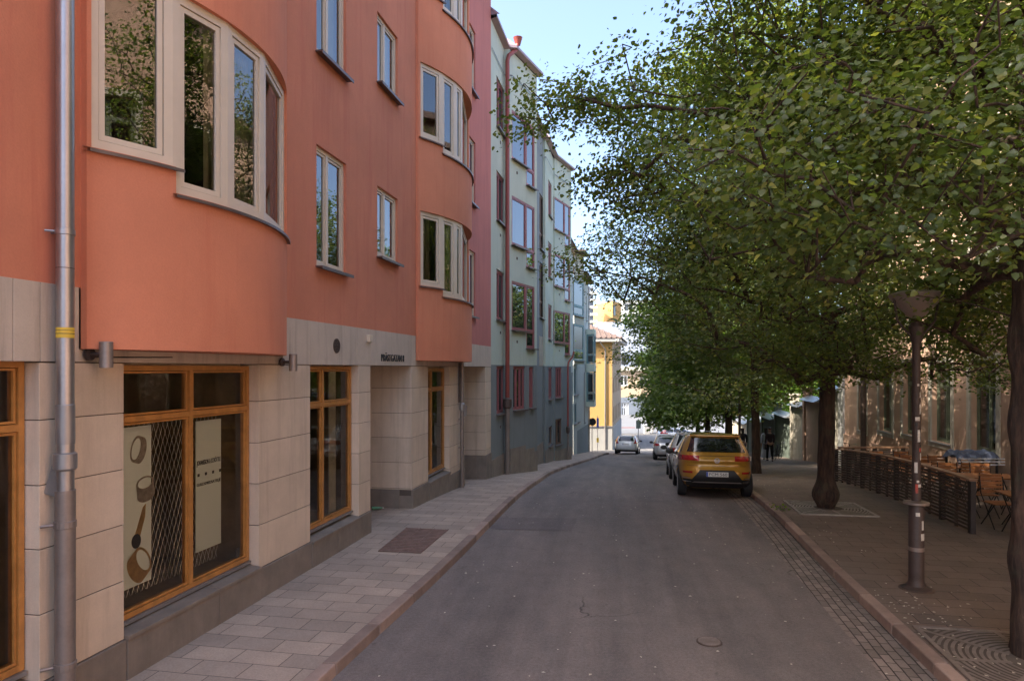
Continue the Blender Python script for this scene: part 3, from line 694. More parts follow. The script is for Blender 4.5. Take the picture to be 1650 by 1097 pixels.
# posters hanging inside
PA = (SL(196,-.34), SL(243,-.34)); PB = (SL(315,-.34), SL(355.5,-.34))
p1 = thing('hanging_banner', 'pale banner with four large gold ring pictures hanging behind the shop window', 'banner', FL(sum(PA)/2, -.34, zr(-2.3)))
MB().box(PA[0], PA[1], -.345, -.335, zr(-2.24), zr(-.60), FL).build('cloth', 'poster', p1)
def ring_pic(cs, cz, r, w, tilt, m1):
    mb = MB(); N = 36
    ca, sa = math.cos(tilt), math.sin(tilt)
    def P(u, v, n): return FL(cs+u*ca-v*sa, n, cz+u*sa+v*ca)
    for k in range(N):
        a0 = 2*math.pi*k/N; a1 = 2*math.pi*(k+1)/N
        mb.quad(P(r*math.cos(a0), .55*r*math.sin(a0), -.329), P(r*math.cos(a1), .55*r*math.sin(a1), -.329), P(.8*r*math.cos(a1), .42*r*math.sin(a1), -.329), P(.8*r*math.cos(a0), .42*r*math.sin(a0), -.329))
        if a0 >= math.pi-.01: mb.quad(P(r*math.cos(a0), .55*r*math.sin(a0), -.328), P(r*math.cos(a1), .55*r*math.sin(a1), -.328), P(r*math.cos(a1), .55*r*math.sin(a1)-w, -.328), P(r*math.cos(a0), .55*r*math.sin(a0)-w, -.328))
    mb.build('ring_picture', m1, p1, fix=False)
pm = (PA[0]+PA[1])/2+.03
ring_pic(pm-.05, zr(-.83), .14, .07, 1.25, 'silver_ink'); ring_pic(pm+.08, zr(-1.20), .13, .13, .1, 'silver_ink'); ring_pic(pm+.05, zr(-2.0), .17, .13, -.95, 'gold')
mb = MB(); pts = [(-.06,0), (-.02,.09), (.07,.30), (.11,.33), (.10,.20), (.03,.02), (0,-.02)]
mb.prism([(pm+a-.02, zr(-1.75)+b) for a, b in pts], (-.332, -.328), FL); mb.build('pendant_picture', 'gold', p1)
mb = MB(); mb.prism([(pm-.05+.065*math.cos(a), zr(-1.78)+.075*math.sin(a)) for a in np.linspace(0, 6.28, 20)[:-1]], (-.330, -.325), FL); mb.build('pearl_picture', 'ink', p1)
p2 = thing('hanging_banner', 'plain pale banner lettered with the goldsmith name behind the shop window', 'banner', FL(sum(PB)/2, -.34, zr(-2.2)))
MB().box(PB[0], PB[1], -.345, -.335, zr(-2.16), zr(-.62), FL).build('cloth', 'poster', p2)
wB = PB[1]-PB[0]
text_mb('JOHANSSON & SCHÖTTLE', FL, PB[0]+.03*wB, zr(-1.16), wB*.94, .085, -.334, -.330).build('lettering', 'ink', p2, fix=False)
text_mb('GULDSMEDSATELJÉ', FL, PB[0]+.03*wB, zr(-1.40), wB*.94, .055, -.334, -.330).build('small_lettering', 'ink', p2, fix=False)
mb = MB()
for i in range(4): c = PB[0]+wB*(.06+.285*i); mb.box(c, c+.035, -.334, -.331, zr(-1.275), zr(-1.24), FL)
mb.build('square_marks', 'ink', p2)
MB().box(SL(383,WN), SL(389,WN), WN-.033, WN-.030, zr(-2.36), zr(-2.24), FL).build('sticker', 'ink', w1)
# entrance doors deep inside the two recesses
for (a, b) in ((SL(597), SL(663)), (SL(748), SL(782))):
    d = MB(); d.box(a, b, -1.98, -1.9, GZ(a)-.3, zr(.05), FL); dd = d.build('door', 'brown_frame', RB)
    MB().box(a+.2, b-.2, -1.895, -1.885, GZ(a)+.3, zr(-.6), FL).build('door_glass', 'pane_dark', dd)
    MB().box(a-.28, b+.28, -1.9, -.302, zr(.052), zr(.12), FL).build('recess_ceiling', 'limestone', RB)
# lettering, vent, bell box
text_mb('PRÄSTGATAN 8', FL, SL(613.5), zr(.135), SL(650)-SL(613.5), .165, .004, .022).build('address_lettering', 'ink', RB, fix=False)
mb = MB(); vs_, vz = SL(541.5), zr(.36)
mb.lathe([(.118,0), (.118,.012), (.10,.012), (.10,0)], n=28, T=lambda x, y, z: FL(vs_+x, .006+z, vz+y))
for i in range(-4, 5): L = math.sqrt(.01-(i*.023)**2+1e-6) if abs(i) < 5 else 0; mb.box(vs_-L, vs_+L, .008, .02, vz+i*.023-.007, vz+i*.023+.007, FL)
mb.build('air_vent', 'iron', RB)
MB().box(SL(590), SL(595), .006, .07, zr(.47), zr(.60), FL).build('alarm_box', 'cream_frame', RB, bevel=.008)
mb = MB(); mb.tube([FL(SL(150), .012, zr(.10)), FL(B1[0]+1.2, .0-.015, zr(.115))], .006, 5); mb.build('cable', 'dark_metal', RB)
# weather marks on the plaster (scratches)
# --- wall lamps
def wall_lamp(px, zc, lab):
    s = SL(px); t = thing('wall_lamp', lab, 'wall lamp', FL(s, 0, zr(zc)))
    mb = MB(); mb.lathe([(.055,0), (.055,.03), (.02,.035), (.02,.13)], n=16, T=lambda x, y, z: FL(s-.04+x, .005+z, zr(zc)+y)); mb.build('wall_mount', 'lamp_brown', t)
    x, y, z = FL(s-.02, .17, zr(zc)); mb = MB(); mb.lathe([(.046,-.12), (.055,-.12), (.055,.105), (.05,.11)], (x, y, z), 20); mb.build('lamp_cylinder', 'worn_steel', t, smooth=True)
wall_lamp(147, .125, 'brown cylinder wall lamp on the limestone beside the galvanised downpipe')
wall_lamp(455, .085, 'brown cylinder wall lamp under the right corner of the nearest bowed bay')
# --- downpipes
def downpipe(s, n, z0, z1, r, m, brk, extra=None):
    x, y, _ = FL(s, n, 0); mb = MB(); mb.tube([(x,y,z0), (x,y,z1)], r, 18, True); o = mb.build('downpipe', m, RB, smooth=True)
    for z in brk:
        k = MB(); k.lathe([(r+.001,-.025), (r+.008,-.022), (r+.008,.022), (r+.001,.025)], (x, y, z), 18); k.tube([(x,y,z), FL(s, 0, z)], .012, 6); k.tube([FL(s-.10,.03,z), (x,y,z)], .010, 6); k.build('bracket', m, o, smooth=True)
    return o, x, y
sp = SL(105, .13)
o, x, y = downpipe(sp, .13, GZ(sp)+.7, ZT, .066, 'zinc', (zr(1.12), zr(4.4)))
k = MB(); k.lathe([(.0665,0), (.0685,.003), (.0665,.006)], (x,y,zr(.82)), 18); k.build('joint_ring', 'iron', o)
k = MB(); k.lathe([(.0672,0), (.0672,.085)], (x,y,zr(.25)), 18); k.build('sticker_band', 'sticker_yellow', o, smooth=True)
k = MB(); k.lathe([(.0676,0), (.0676,.006)], (x,y,zr(.282)), 18); k.lathe([(.0676,0), (.0676,.004)], (x,y,zr(.31)), 18); k.build('sticker_print', 'ink', o)
k = MB(); k.lathe([(.072,0), (.072,.32), (.068,.325)], (x,y,zr(-.62)), 18); k.lathe([(.070,-.12), (.088,-.10), (.088,.02), (.07,.03)], (x,y,zr(-.72)), 18)
k.add([(x-.05,y-.06,zr(-.72)), (x-.05,y+.06,zr(-.72)), (x-.145,y+.045,zr(-1.02)), (x-.145,y-.045,zr(-1.02)), (x-.03,y-.06,zr(-1.05)), (x-.03,y+.06,zr(-1.05))], [(0,1,2,3), (3,2,5,4), (0,3,4), (1,5,2), (0,4,5,1)])
k.build('leaf_trap', 'grey_tin', o, smooth=True)
k = MB(); k.tube([(x,y,GZ(sp)-.1), (x,y,zr(-1.0))], .076, 18); k.build('standpipe', 'worn_steel', o, smooth=True)
for z in (-1.28, -2.44):
    k = MB(); k.lathe([(.077,-.03), (.084,-.026), (.084,.026), (.077,.03)], (x,y,zr(z)), 18); k.tube([(x,y,zr(z)), FL(sp-.13,.02,zr(z))], .014, 6); k.build('bracket', 'worn_steel', o)
sp = SL(744.5, .1)
o, x, y = downpipe(sp, .1, GZ(sp)-.05, zr(.155), .05, 'worn_steel', (zr(-1.35), zr(-2.1)))
k = MB(); k.lathe([(.05,-.13), (.075,-.1), (.075,.06), (.05,.09)], (x,y,zr(-1.0)), 14); k.add([(x+.05,y-.05,zr(-.95)), (x+.05,y+.05,zr(-.95)), (x+.14,y,zr(-1.0)), (x+.12,y,zr(-1.25)), (x+.04,y,zr(-1.28))], [(0,1,2), (0,2,3,4), (1,4,3,2)]); k.build('leaf_trap', 'grey_tin', o)
sp = SL(740, .04); x, y, _ = FL(sp, .04, 0); MB().tube([(x,y,zr(-.9)), (x,y,zr(.15))], .022, 8).build('thin_pipe', 'iron', RB)

# ================================================================== FURTHER FRONTAGE ON THE LEFT
class Seg:
    """a straight stretch of frontage between two plan points given in street coordinates (s, n)"""
    def __init__(s, A, B):
        s.A = Vector(A); d = Vector(B)-s.A; s.L = d.length; s.d = d.normalized(); s.p = Vector((-s.d.y, s.d.x))
    def T(s, u, n, z): return FL(s.A.x+s.d.x*u+s.p.x*n, s.A.y+s.d.y*u+s.p.y*n, z)
    def u(s, px):
        lo, hi = -2.0, s.L+4; f = lambda u: (lambda q: HX+F*q[0]/q[1])(s.T(u, 0, 0))
        for _ in range(50):
            m = (lo+hi)/2
            if f(m) < px: lo = m
            else: hi = m
        return lo
def seg_wall(parent, S, z0, z1, m, wins, frame, name='wall', dep=.13, pipes=(), **kw):
    """wins: (u0, u1, z0, z1, mullions, transoms)"""
    mb = MB(); wall_holes(mb, S.T, 0, S.L, z0, z1, [w[:4] for w in wins], 0, dep); mb.build(name, m, parent, fix=False)
    for w in wins: window(parent, S.T, w[0], w[1], w[2], w[3], -.05 if dep > .1 else -.01, w[6] if len(w) > 6 else frame, w[7] if len(w) > 7 else .07, w[4], w[5], 'pane_dark', True, sash=.03, **kw)
GB = thing('green_building', 'pale green plastered apartment house with rose window frames, slate lower walls and angled bays', 'building', FL(31, 0, gz(31)))
ZG = zr(11.3); ZS = zr(.12)
A0, A1 = (S_END, 0.0), (24.6, 0.0)
b1a, b1b = (24.66, .20), (27.10, .80)
b2a, b2b = (37.4, .20), (40.0, .82)
segs = {'g1': Seg(A0, A1), 'b1': Seg(b1a, b1b), 'r1': Seg((27.1, 0.0), (34.3, 0.0)), 'g3': Seg((34.3, .12), (37.38, .12)), 'b2': Seg(b2a, b2b)}
def rng(S, a, b): return (S.u(a), S.u(b))
def wset(S, spec): return [(S.u(a), S.u(b), zr(c), zr(d), *r) for (a, b, c, d, *r) in spec]
g1 = segs['g1']; b1 = segs['b1']; r1 = segs['r1']; g3 = segs['g3']; b2 = segs['b2']
seg_wall(GB, g1, ZS, ZG, 'green_plaster', wset(g1, [(800, 812.5, 1.66, 3.36, (.45,), ()), (800, 812.5, 5.0, 6.68, (.45,), ()), (800, 812.5, 8.15, 9.85, (.45,), ())]), 'rose_frame')
seg_wall(GB, g1, -9, ZS, 'slate_plaster', wset(g1, [(800, 812.5, -1.55, .08, (.45,), ())]), 'rose_frame', 'lower_wall')
for S, lo in ((b1, (824.5, 861.5, 848)), (b2, (893.5, 918.5, 910))):
    q = []
    for zb in (1.38, 4.42, 7.48):
        q.append((lo[0], lo[2]+.0, zb, zb+1.75, (), ()))
        q.append((lo[2], lo[1], zb-.62, zb+1.75, (), (.27,)))
    seg_wall(GB, S, ZS, ZG, 'green_plaster', wset(S, q), 'rose_frame', 'bay_wall', dep=.05)
seg_wall(GB, b1, -9, ZS, 'slate_plaster', wset(b1, [(827, 846, -1.5, .08, (.34, .67), ()), (852.5, 860, -1.5, .06, (.5,), ())]), 'rose_frame', 'lower_wall')
seg_wall(GB, b2, -9, ZS, 'slate_plaster', wset(b2, [(895, 905, -1.6, .06, (.34, .67), ()), (895, 905, -4.15, -2.75, (.4,), (), 'brown_frame')]), 'rose_frame', 'lower_wall')
seg_wall(GB, g3, ZS, ZG, 'green_plaster', wset(g3, [(883.5, 889, 1.5, 3.3, (.5,), ()), (883.5, 889, 4.7, 6.5, (.5,), ()), (883.5, 889, 7.85, 9.65, (.5,), ())]), 'rose_frame')
seg_wall(GB, g3, -9, ZS, 'slate_plaster', wset(g3, [(884, 889.5, -1.6, .06, (.5,), ()), (884, 889.5, -4.0, -3.0, (), (), 'brown_frame')]), 'rose_frame', 'lower_wall')
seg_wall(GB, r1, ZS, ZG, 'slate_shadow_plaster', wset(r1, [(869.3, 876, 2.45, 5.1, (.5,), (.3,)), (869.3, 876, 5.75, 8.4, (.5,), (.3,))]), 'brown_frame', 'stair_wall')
seg_wall(GB, r1, -9, ZS, 'slate_plaster', [], 'brown_frame', 'stair_lower_wall')
MB().box(r1.u(868.5), r1.u(877.5), .0, .02, ZS+.01, zr(1.55), r1.T).build('stair_panel', 'gate_pale', GB)
# bay cheeks, closing faces
for (p, q) in (((24.6, 0), b1a), (b1b, (27.1, 0)), ((34.3, 0), (34.3, .12)), ((37.38, .12), b2a), (b2b, (40.0, 0))):
    MB().quad(FL(*p, ZS), FL(*q, ZS), FL(*q, ZG), FL(*p, ZG)).build('bay_cheek', 'green_plaster', GB, fix=False)
mb = MB()
mb.quad(FL(40.0,0,ZS), FL(41.2,0,ZS), FL(41.2,0,ZG), FL(40,0,ZG)); mb.quad(FL(41.2,0,ZS), FL(41.2,-10,ZS), FL(41.2,-10,ZG), FL(41.2,0,ZG))
mb.quad(FL(41.2,-10,-9), FL(S_END,-10,-9), FL(S_END,-10,ZG+2.3), FL(41.2,-10,ZG+2.3)); mb.build('end_wall', 'green_plaster', GB, fix=False)
for (p, q) in (((24.6, 0), b1a), (b1b, (27.1, 0)), ((34.3, 0), (34.3, .12)), ((37.38, .12), b2a), (b2b, (40.0, 0)), ((40,0), (41.2,0)), ((41.2,0), (41.2,-10))):
    MB().quad(FL(*p, -9), FL(*q, -9), FL(*q, ZS), FL(*p, ZS)).build('lower_cheek', 'slate_plaster', GB, fix=False)
for S_, spec in ((b1, ((833, .98), (833, 4.0), (833, 7.1))), (g1, ((806, 1.25), (806, 4.6), (806, 7.8), (806, -2.0))), (b2, ((901, .98), (901, 4.05), (901, 7.1)))):
    for px_, z_ in spec: u_ = S_.u(px_); MB().box(u_-.035, u_+.035, .0, .02, zr(z_)-.06, zr(z_)+.03, S_.T).build('weep_hole', 'iron', GB)
# stepped stone base
def base(parent, S, u0, u1, top, m='granite'):
    MB().box(u0, u1, -.05, .03, gz(S.T(u0,0,0)[1])-.6, top, S.T).build('stone_base', m, parent)
base(GB, g1, 0.01, g1.L, zr(-2.98)); base(GB, b1, .02, b1.u(846), zr(-2.85)); base(GB, b1, b1.u(846)+.01, b1.u(860), zr(-3.02)); base(GB, b1, b1.u(860)+.01, b1.L, zr(-3.18))
base(GB, r1, .1, r1.L-.01, zr(-3.6)); base(GB, g3, .01, g3.L, zr(-4.05)); base(GB, b2, .01, b2.L, zr(-4.45))
# eaves, parapet line and roof
ev = [(S_END, .0), (24.6, .0), (24.7, .25), (27.15, .85), (27.15, .05), (34.2, .05), (34.2, .15), (37.3, .2), (40.05, .87), (40.05, .05), (41.2, .05)]
mb = MB(); cr = MB(); sc = MB()
for p, q in zip(ev, ev[1:]):
    pa, qa = (p[0], p[1]+.2), (q[0], q[1]+.2)
    mb.quad(FL(*p, ZG), FL(*q, ZG), FL(*qa, ZG+.05), FL(*pa, ZG+.05)); mb.quad(FL(*pa, ZG+.05), FL(*qa, ZG+.05), FL(*qa, ZG+.14), FL(*pa, ZG+.14))
    mb.quad(FL(*pa, ZG+.14), FL(*qa, ZG+.14), FL(q[0], -2.2, ZG+2.3), FL(p[0], -2.2, ZG+2.3))
    sc.quad(FL(p[0], p[1]+.035, ZG-.95), FL(q[0], q[1]+.035, ZG-.95), FL(q[0], q[1]+.035, ZG-.90), FL(p[0], p[1]+.035, ZG-.90))
mb.quad(FL(S_END+.01, .3, ZG+.14), FL(S_END+.01, -2.2, ZG+2.3), FL(S_END+.01, -10, ZG+2.3), FL(S_END+.01, -10, ZG)); mb.quad(FL(S_END, -2.2, ZG+2.3), FL(41.2, -2.2, ZG+2.3), FL(41.2, -10, ZG+2.3), FL(S_END, -10, ZG+2.3))
mb.build('roof', 'pink_roof', GB, fix=False); sc.build('string_course', 'slate_plaster', GB, fix=False)
# balcony-less vents: small dark weep holes are left out; the red downpipe with its swan neck
def pipe2(parent, s, n, zt, zc, zb, m, r=.055):
    x, y, _ = FL(s, n, 0); o = None
    k = MB(); k.tube([FL(s+.5, n+.28, zt+.35), FL(s+.42, n+.22, zt+.05), FL(s+.15, n+.02, zt-.25), (x,y,zt-.5), (x,y,zc)], r, 10); o = k.build('downpipe', m, parent, smooth=True)
    k = MB(); k.tube([(x,y,zc+.12), (x,y,zb)], r*1.15, 10); k.build('standpipe', 'worn_steel', o, smooth=True)
    k = MB(); k.lathe([(r,-.22), (r*2.1,-.15), (r*2.1,.12), (r,.18)], (x,y,zc), 10); k.build('leaf_trap', 'iron', o)
    return o
o = pipe2(GB, 24.45, .16, ZG, zr(-1.2), gz(24)+.05, 'red_pipe', .075)
k = MB(); x, y, z = FL(24.95, .44, ZG+.35); k.lathe([(.09,-.1), (.16,.15), (.17,.17)], (x,y,z), 12); k.build('rain_hopper', 'red_pipe', o, smooth=True)
pipe2(GB, b2.A.x+1.5, .75, zr(.6), zr(-3.4), gz(38.5)+.05, 'red_pipe', .05)

CB = thing('cream_building', 'narrow cream house with teal glazed bays at the far end of the left row', 'building', FL(50, 0, gz(50)))
c1 = Seg((41.25, 0), (48.9, .05)); cb = Seg((48.95, .12), (51.2, .62)); c2 = Seg((51.2, .12), (58.1, .44))
ZC = zr(8.3)
seg_wall(CB, c1, ZS-.4, ZC-.3, 'pale_plaster', [], 'teal_frame'); seg_wall(CB, c1, -9, ZS-.4, 'slate_plaster', [], 'teal_frame', 'lower_wall')
seg_wall(CB, cb, zr(.3), ZC, 'cream_plaster', wset(cb, [(924.6, 940.8, .55, 3.15, (), (.28,), 'teal_frame', .12), (924.6, 940.8, 3.75, 6.25, (), (.28,), 'teal_frame', .12)]), 'teal_frame', 'bay_wall', dep=.05)
cl = Seg((48.95, .06), (51.2, .12))
seg_wall(CB, cl, -9, zr(.3), 'pale_plaster', wset(cl, [(925, 928.5, -1.9, .1, (), ()), (929.5, 931.5, -1.9, .1, (), ()), (925.5, 929, -4.0, -2.5, (), ()), (930.5, 933.5, -4.0, -2.3, (), ())]), 'teal_frame', 'lower_wall')
mb = MB(); mb.quad(FL(51.2,.62,zr(.3)), FL(51.2,0,zr(.3)), FL(51.2,0,ZC), FL(51.2,.62,ZC)); mb.add([FL(48.95,.12,zr(.3)), FL(51.2,.62,zr(.3)), FL(51.2,0,zr(.3)), FL(48.95,0,zr(.3))], [(0,1,2,3)])
mb.build('bay_cheek', 'cream_plaster', CB, fix=False)
q = []
for zb in (-1.9, .95, 3.9): q += [(944.5, 945.6, zb, zb+1.9, (), ())]
seg_wall(CB, c2, zr(-4.6), zr(7.2), 'pale_plaster', wset(c2, q+[(941, 942.6, -5.0+.7, -.3, (), (), 'brown_frame')]), 'teal_frame')
seg_wall(CB, c2, -12, zr(-4.6), 'slate_plaster', [], 'teal_frame', 'lower_wall')
mb = MB(); mb.quad(FL(58.1,.44,-12), FL(58.1,-10,-12), FL(58.1,-10,zr(7.2)), FL(58.1,.44,zr(7.2))); mb.build('end_wall', 'pale_plaster', CB, fix=False)
rf = MB()
rf.add([FL(41.3,.35,ZC), FL(48.9,.4,ZC), FL(48.9,-3,ZC+2.2), FL(41.3,-3,ZC+2.2)], [(0,1,2,3)]); rf.add([FL(48.8,.45,ZC), FL(51.5,.95,ZC), FL(51.5,-.3,ZC+.5), FL(48.8,-.3,ZC+.5)], [(0,1,2,3)])
rf.box(48.7, 51.5, -.3, .95, ZC-.09, ZC-.005, FL); rf.add([FL(51.2,.6,zr(7.2)), FL(58.4,.85,zr(7.2)), FL(58.4,-3,zr(9.2)), FL(51.2,-3,zr(9.2))], [(0,1,2,3)]); rf.box(51.4, 58.4, -.3, .85, zr(7.1), zr(7.19), FL)
rf.box(41.3, 48.7, -.3, .42, ZC-.09, ZC-.005, FL)
rf.build('roof', 'tile_roof', CB, fix=False)
# end bay
eb = MB(); e0, e1, n1_ = 56.0, 58.0, 1.06
for (za, zb) in ((-3.1, -2.7), (-.3, .38), (2.75, 3.15)): eb.box(e0, e1, .3, n1_, zr(za), zr(zb), FL)
eb.box(e0, e1, .3, .42, zr(-3.1), zr(3.15), FL)
eo = eb.build('end_bay', 'green_plaster', CB)
ET = lambda u, n, z: FL(e0-n, .42+u, z); ES = lambda u, n, z: FL(e0+u, n1_+n, z)
for (za, zb) in ((-2.68, -.32), (.40, 2.73)):
    window(CB, ET, 0, n1_-.42, zr(za), zr(zb), -.02, 'teal_frame', .09, (), (.3,), 'pane_dark', False); window(CB, ES, .1, e1-e0, zr(za), zr(zb), -.02, 'teal_frame', .09, (.5,), (.3,), 'pane_dark', False)
for px, n in ((917.5, .1), (947.3, .5)):
    s = SL(px, n) if px < 930 else 58.0
    x, y, _ = FL(s, n, 0); MB().tube([(x,y,gz(y)), (x,y,zr(6.8 if px > 930 else .3))], .05, 8).build('downpipe', 'zinc' if px > 930 else 'iron', CB, smooth=True)

# ------------------------------------------------------------------ far buildings
def P(px, Y): return (px-HX)/F*Y
YB = thing('yellow_building', 'orange yellow house with white base and hipped tile roof across the end of the street', 'building', (2, 66, gz(66)))
cx, cy = P(986.5, 66), 66.0; dx, dy = .224, .9746
FT = lambda u, n, z: (cx-u, cy-n, z)                    # front, u runs left, n towards the eye
ST = lambda u, n, z: (cx+dx*u+dy*n, cy+dy*u-dx*n, z)    # street side
zb0, zw, ze = -9.5, zr(-5.67), zr(2.55)
mb = MB(); wall_holes(mb, FT, 0, 22, zw, ze, [(9, 10.2, zr(-1), zr(.8)), (14, 15.2, zr(-1), zr(.8))], 0, .12); mb.build('wall', 'yellow_plaster', YB, fix=False)
for a in (9, 14): window(YB, FT, a, a+1.2, zr(-1), zr(.8), -.05, 'white_frame', .08, (.5,), ())
hs = []
for r, (za, zb) in enumerate(((-5.3, -3.8), (-2.4, -.9), (.4, 1.6))):
    for i in range(5): hs.append((.9+i*2.3, 1.75+i*2.3, zr(za), zr(zb)))
mb = MB(); wall_holes(mb, ST, 0, 12.3, zw, ze, hs, 0, .15); mb.build('side_wall', 'peach_plaster', YB, fix=False)
for h in hs: window(YB, ST, *h, -.08, 'brown_frame', .06, (.5,), (), sash=.02)
mb = MB(); mb.box(0, 22, -.2, .06, zb0, zw, FT); mb.build('white_base', 'white_plaster', YB); MB().box(.07, 12.3, -.2, .06, zb0, zw, ST).build('white_side_base', 'white_plaster', YB)
MB().box(-.07, 22, .0, .12, zw, zw+.12, FT).build('ledge', 'grey_tin', YB)
mb = MB(); k0 = [FT(22,.7,ze+.35), FT(-.9,.7,ze+.35), ST(12.9,.8,ze+.35), (cx-22, cy+13, ze+.35)]
rd = [(cx-16, cy+6.5, ze+3.2), (cx-4.2, cy+6.5, ze+3.2)]
mb.add(k0+rd, [(0,1,5,4), (1,2,5), (2,3,4,5), (3,0,4)])
# tile ridges
for i in range(46):
    u = -.8+i*.5; a = Vector(FT(u,.7,ze+.38)); xr = min(max(a.x, rd[0][0]), rd[1][0]); tt = 1.0 if a.x <= rd[1][0] else max(.05, 1-(a.x-rd[1][0])/(k0[1][0]-rd[1][0]))
    b = a.lerp(Vector((xr if a.x <= rd[1][0] else a.x, cy+6.5, ze+3.23)), tt); mb.tube([a, b], .09, 5)
mb.build('roof', 'tile_roof', YB, fix=False)
mb = MB(); mb.box(-.8, 22, 0, .65, ze+.02, ze+.30, FT); mb.box(-.6, 12.8, 0, .7, ze+.02, ze+.30, ST); mb.build('cornice', 'white_plaster', YB)
x, y, _ = FT((986.5-975)/F*66, .12, 0); MB().tube([(x-.6,y-.5,ze+.1), (x-.5,y-.4,ze-.1), (x,y,ze-.7), (x,y,gz(66)+.1)], .07, 8).build('downpipe', 'zinc', YB, smooth=True)

MN = thing('mansard_building', 'pale yellow building with blue grey mansard roof and dormers beyond the square', 'building', (P(1040,118), 118, gz(118)))
MT = lambda u, n, z: (u, 118-n, z)
x0, x1 = P(975,118), P(1200,118); zc = zr(.3)
hs = [(x0+2.6+3.4*i, x0+3.9+3.4*i, zr(-3.0), zr(-1.2)) for i in range(6)]
mb = MB(); wall_holes(mb, MT, x0, x1, zr(-5.0), zr(-.4), hs, 0, .15); mb.build('wall', 'peach_plaster', MN, fix=False)
for h in hs: window(MN, MT, *h, -.08, 'white_frame', .08, (.5,), ())
hs = [(P(1001,118), P(1013,118), -5.6+.05, zr(-5.9)), (P(1045,118), P(1055,118), -4.6, zr(-5.9)), (P(1075,118), P(1085,118), -4.6, zr(-5.9))]
mb = MB(); wall_holes(mb, MT, x0, x1, -6, zr(-5.0), hs, .1, .4); mb.build('ground_floor_wall', 'shade_tinted_plaster', MN, fix=False)
for h in hs: window(MN, MT, *h, -.2, 'white_frame', .14, (.33, .67), (.7,))
MB().box(x0-.2, x1+.2, -.1, .5, zr(-.4), zr(.3), MT).build('cornice', 'cream_plaster', MN)
mb = MB(); prof = [(.2, .3), (-.5, 2.0), (-1.5, 4.2), (-3.2, 6.2), (-5.5, 7.6), (-9, 8.6)]
for (n0, a), (n1, b) in zip(prof, prof[1:]): mb.quad(MT(x0,n0,zr(a)), MT(x1,n0,zr(a)), MT(x1,n1,zr(b)), MT(x0,n1,zr(b)))
mb.quad(MT(x0,-9,zr(8.6)), MT(x1,-9,zr(8.6)), MT(x1,-18,zr(8.6)), MT(x0,-18,zr(8.6))); mb.add([MT(x0,n,zr(a)) for n, a in prof]+[MT(x0,-18,zr(8.6)), MT(x0,-18,-6), MT(x0,.2,-6)], [tuple(range(9))])
for i in range(22): u = x0+.3+i*1.1; [mb.tube([MT(u,n0+.02,zr(a)), MT(u,n1+.02,zr(b))], .05, 4) for (n0, a), (n1, b) in zip(prof, prof[1:])]
mb.build('mansard_roof', 'sheet_roof', MN, fix=False)
for i in range(7):
    u = P(999,118)+i*1.45*1.7; d = MB(); d.box(u, u+1.3, -2.6, .12, zr(.45), zr(2.5), MT); d.box(u-.12, u+1.42, -2.8, .25, zr(2.5), zr(2.68), MT); do = d.build('dormer', 'sheet_roof', MN)
    MB().box(u+.2, u+1.1, .13, .16, zr(.7), zr(2.3), MT).build('dormer_pane', 'pane_dark', do)
TW = thing('yellow_tower', 'tall plain yellow block with one dark window rising behind the tiled roof', 'building', (P(980,160), 160, gz(160)))
c = Vector((P(987,158), 158)); a = Vector((P(945,172), 172)); b = Vector((P(1000.5,163), 163)); e = a+b-c
mb = MB(); mb.add([(p.x,p.y,z) for z in (-6, zr(15.6)) for p in (c,b,e,a)], [(0,1,5,4), (1,2,6,5), (2,3,7,6), (3,0,4,7), (4,5,6,7)]); mb.build('wall', 'yellow_plaster', TW, fix=False)
q = (b-c).normalized(); mb = MB(); nn = Vector((q.y, -q.x))*.1
mb.add([(c.x+q.x*u+nn.x*k, c.y+q.y*u+nn.y*k, z) for k in (0, 1) for u, z in ((.5,zr(12.3)), (1.7,zr(12.3)), (1.7,zr(14.6)), (.5,zr(14.6)))], [(0,1,2,3), (4,5,6,7), (0,1,5,4), (1,2,6,5), (2,3,7,6), (3,0,4,7)]); mb.build('window', 'pane_dark', TW)
GBK = thing('glass_block', 'pale blue grey office block with glazed grid in the distance behind the leaves', 'building', (P(1025,185), 185, gz(185)))
GT = lambda u, n, z: (u, 185-n, z)
x0, x1 = P(999,185), P(1120,185); hs = [(x0+1.2+i*3.3, x0+3.6+i*3.3, zr(j*3.1), zr(j*3.1+2.1)) for i in range(6) for j in range(0, 6)]
mb = MB(); wall_holes(mb, GT, x0, x1, -6, zr(18.5), hs, 0, .3); mb.quad(GT(x0,0,-6), GT(x0,-15,-6), GT(x0,-15,zr(18.5)), GT(x0,0,zr(18.5))); mb.quad(GT(x0,0,zr(18.5)), GT(x1,0,zr(18.5)), GT(x1,-15,zr(18.5)), GT(x0,-15,zr(18.5))); mb.build('wall', 'pale_plaster', GBK, fix=False)
for h in hs: window(GBK, GT, *h, -.15, 'white_frame', .12, (.5,), (), sash=0)
HR = thing('high_rise', 'slim grey high rise with stacked balconies peeping over the cream roof', 'building', (P(952,150), 150, gz(150)))
x0, x1 = P(935,150), P(956,150)
MB().box(x0, x1, 150, 160, -6, zr(18.0)).build('wall', 'sheet_roof', HR)
mb = MB()
for i in range(14):
    mb.box(x0, x1+.75, 148.9, 150, zr(-4+i*1.55), zr(-4+i*1.55)+.55)
    mb.build('balcony', 'pale_plaster', HR) if i == -1 else None
    b_ = MB(); b_.box(x0, x1+.75, 148.9, 150, zr(-4+i*1.55), zr(-4+i*1.55)+.55); b_.build('balcony', 'pale_plaster', HR)
OB = thing('ochre_house', 'ochre yellow house half hidden by leaves behind the garden walls on the right', 'building', FR(40, -9, gz(40)))
OT = lambda u, n, z: FR(u, -9+n, z)
hs = [(36+i*3, 37.2+i*3, zr(-1.5), zr(.5)) for i in range(5)]
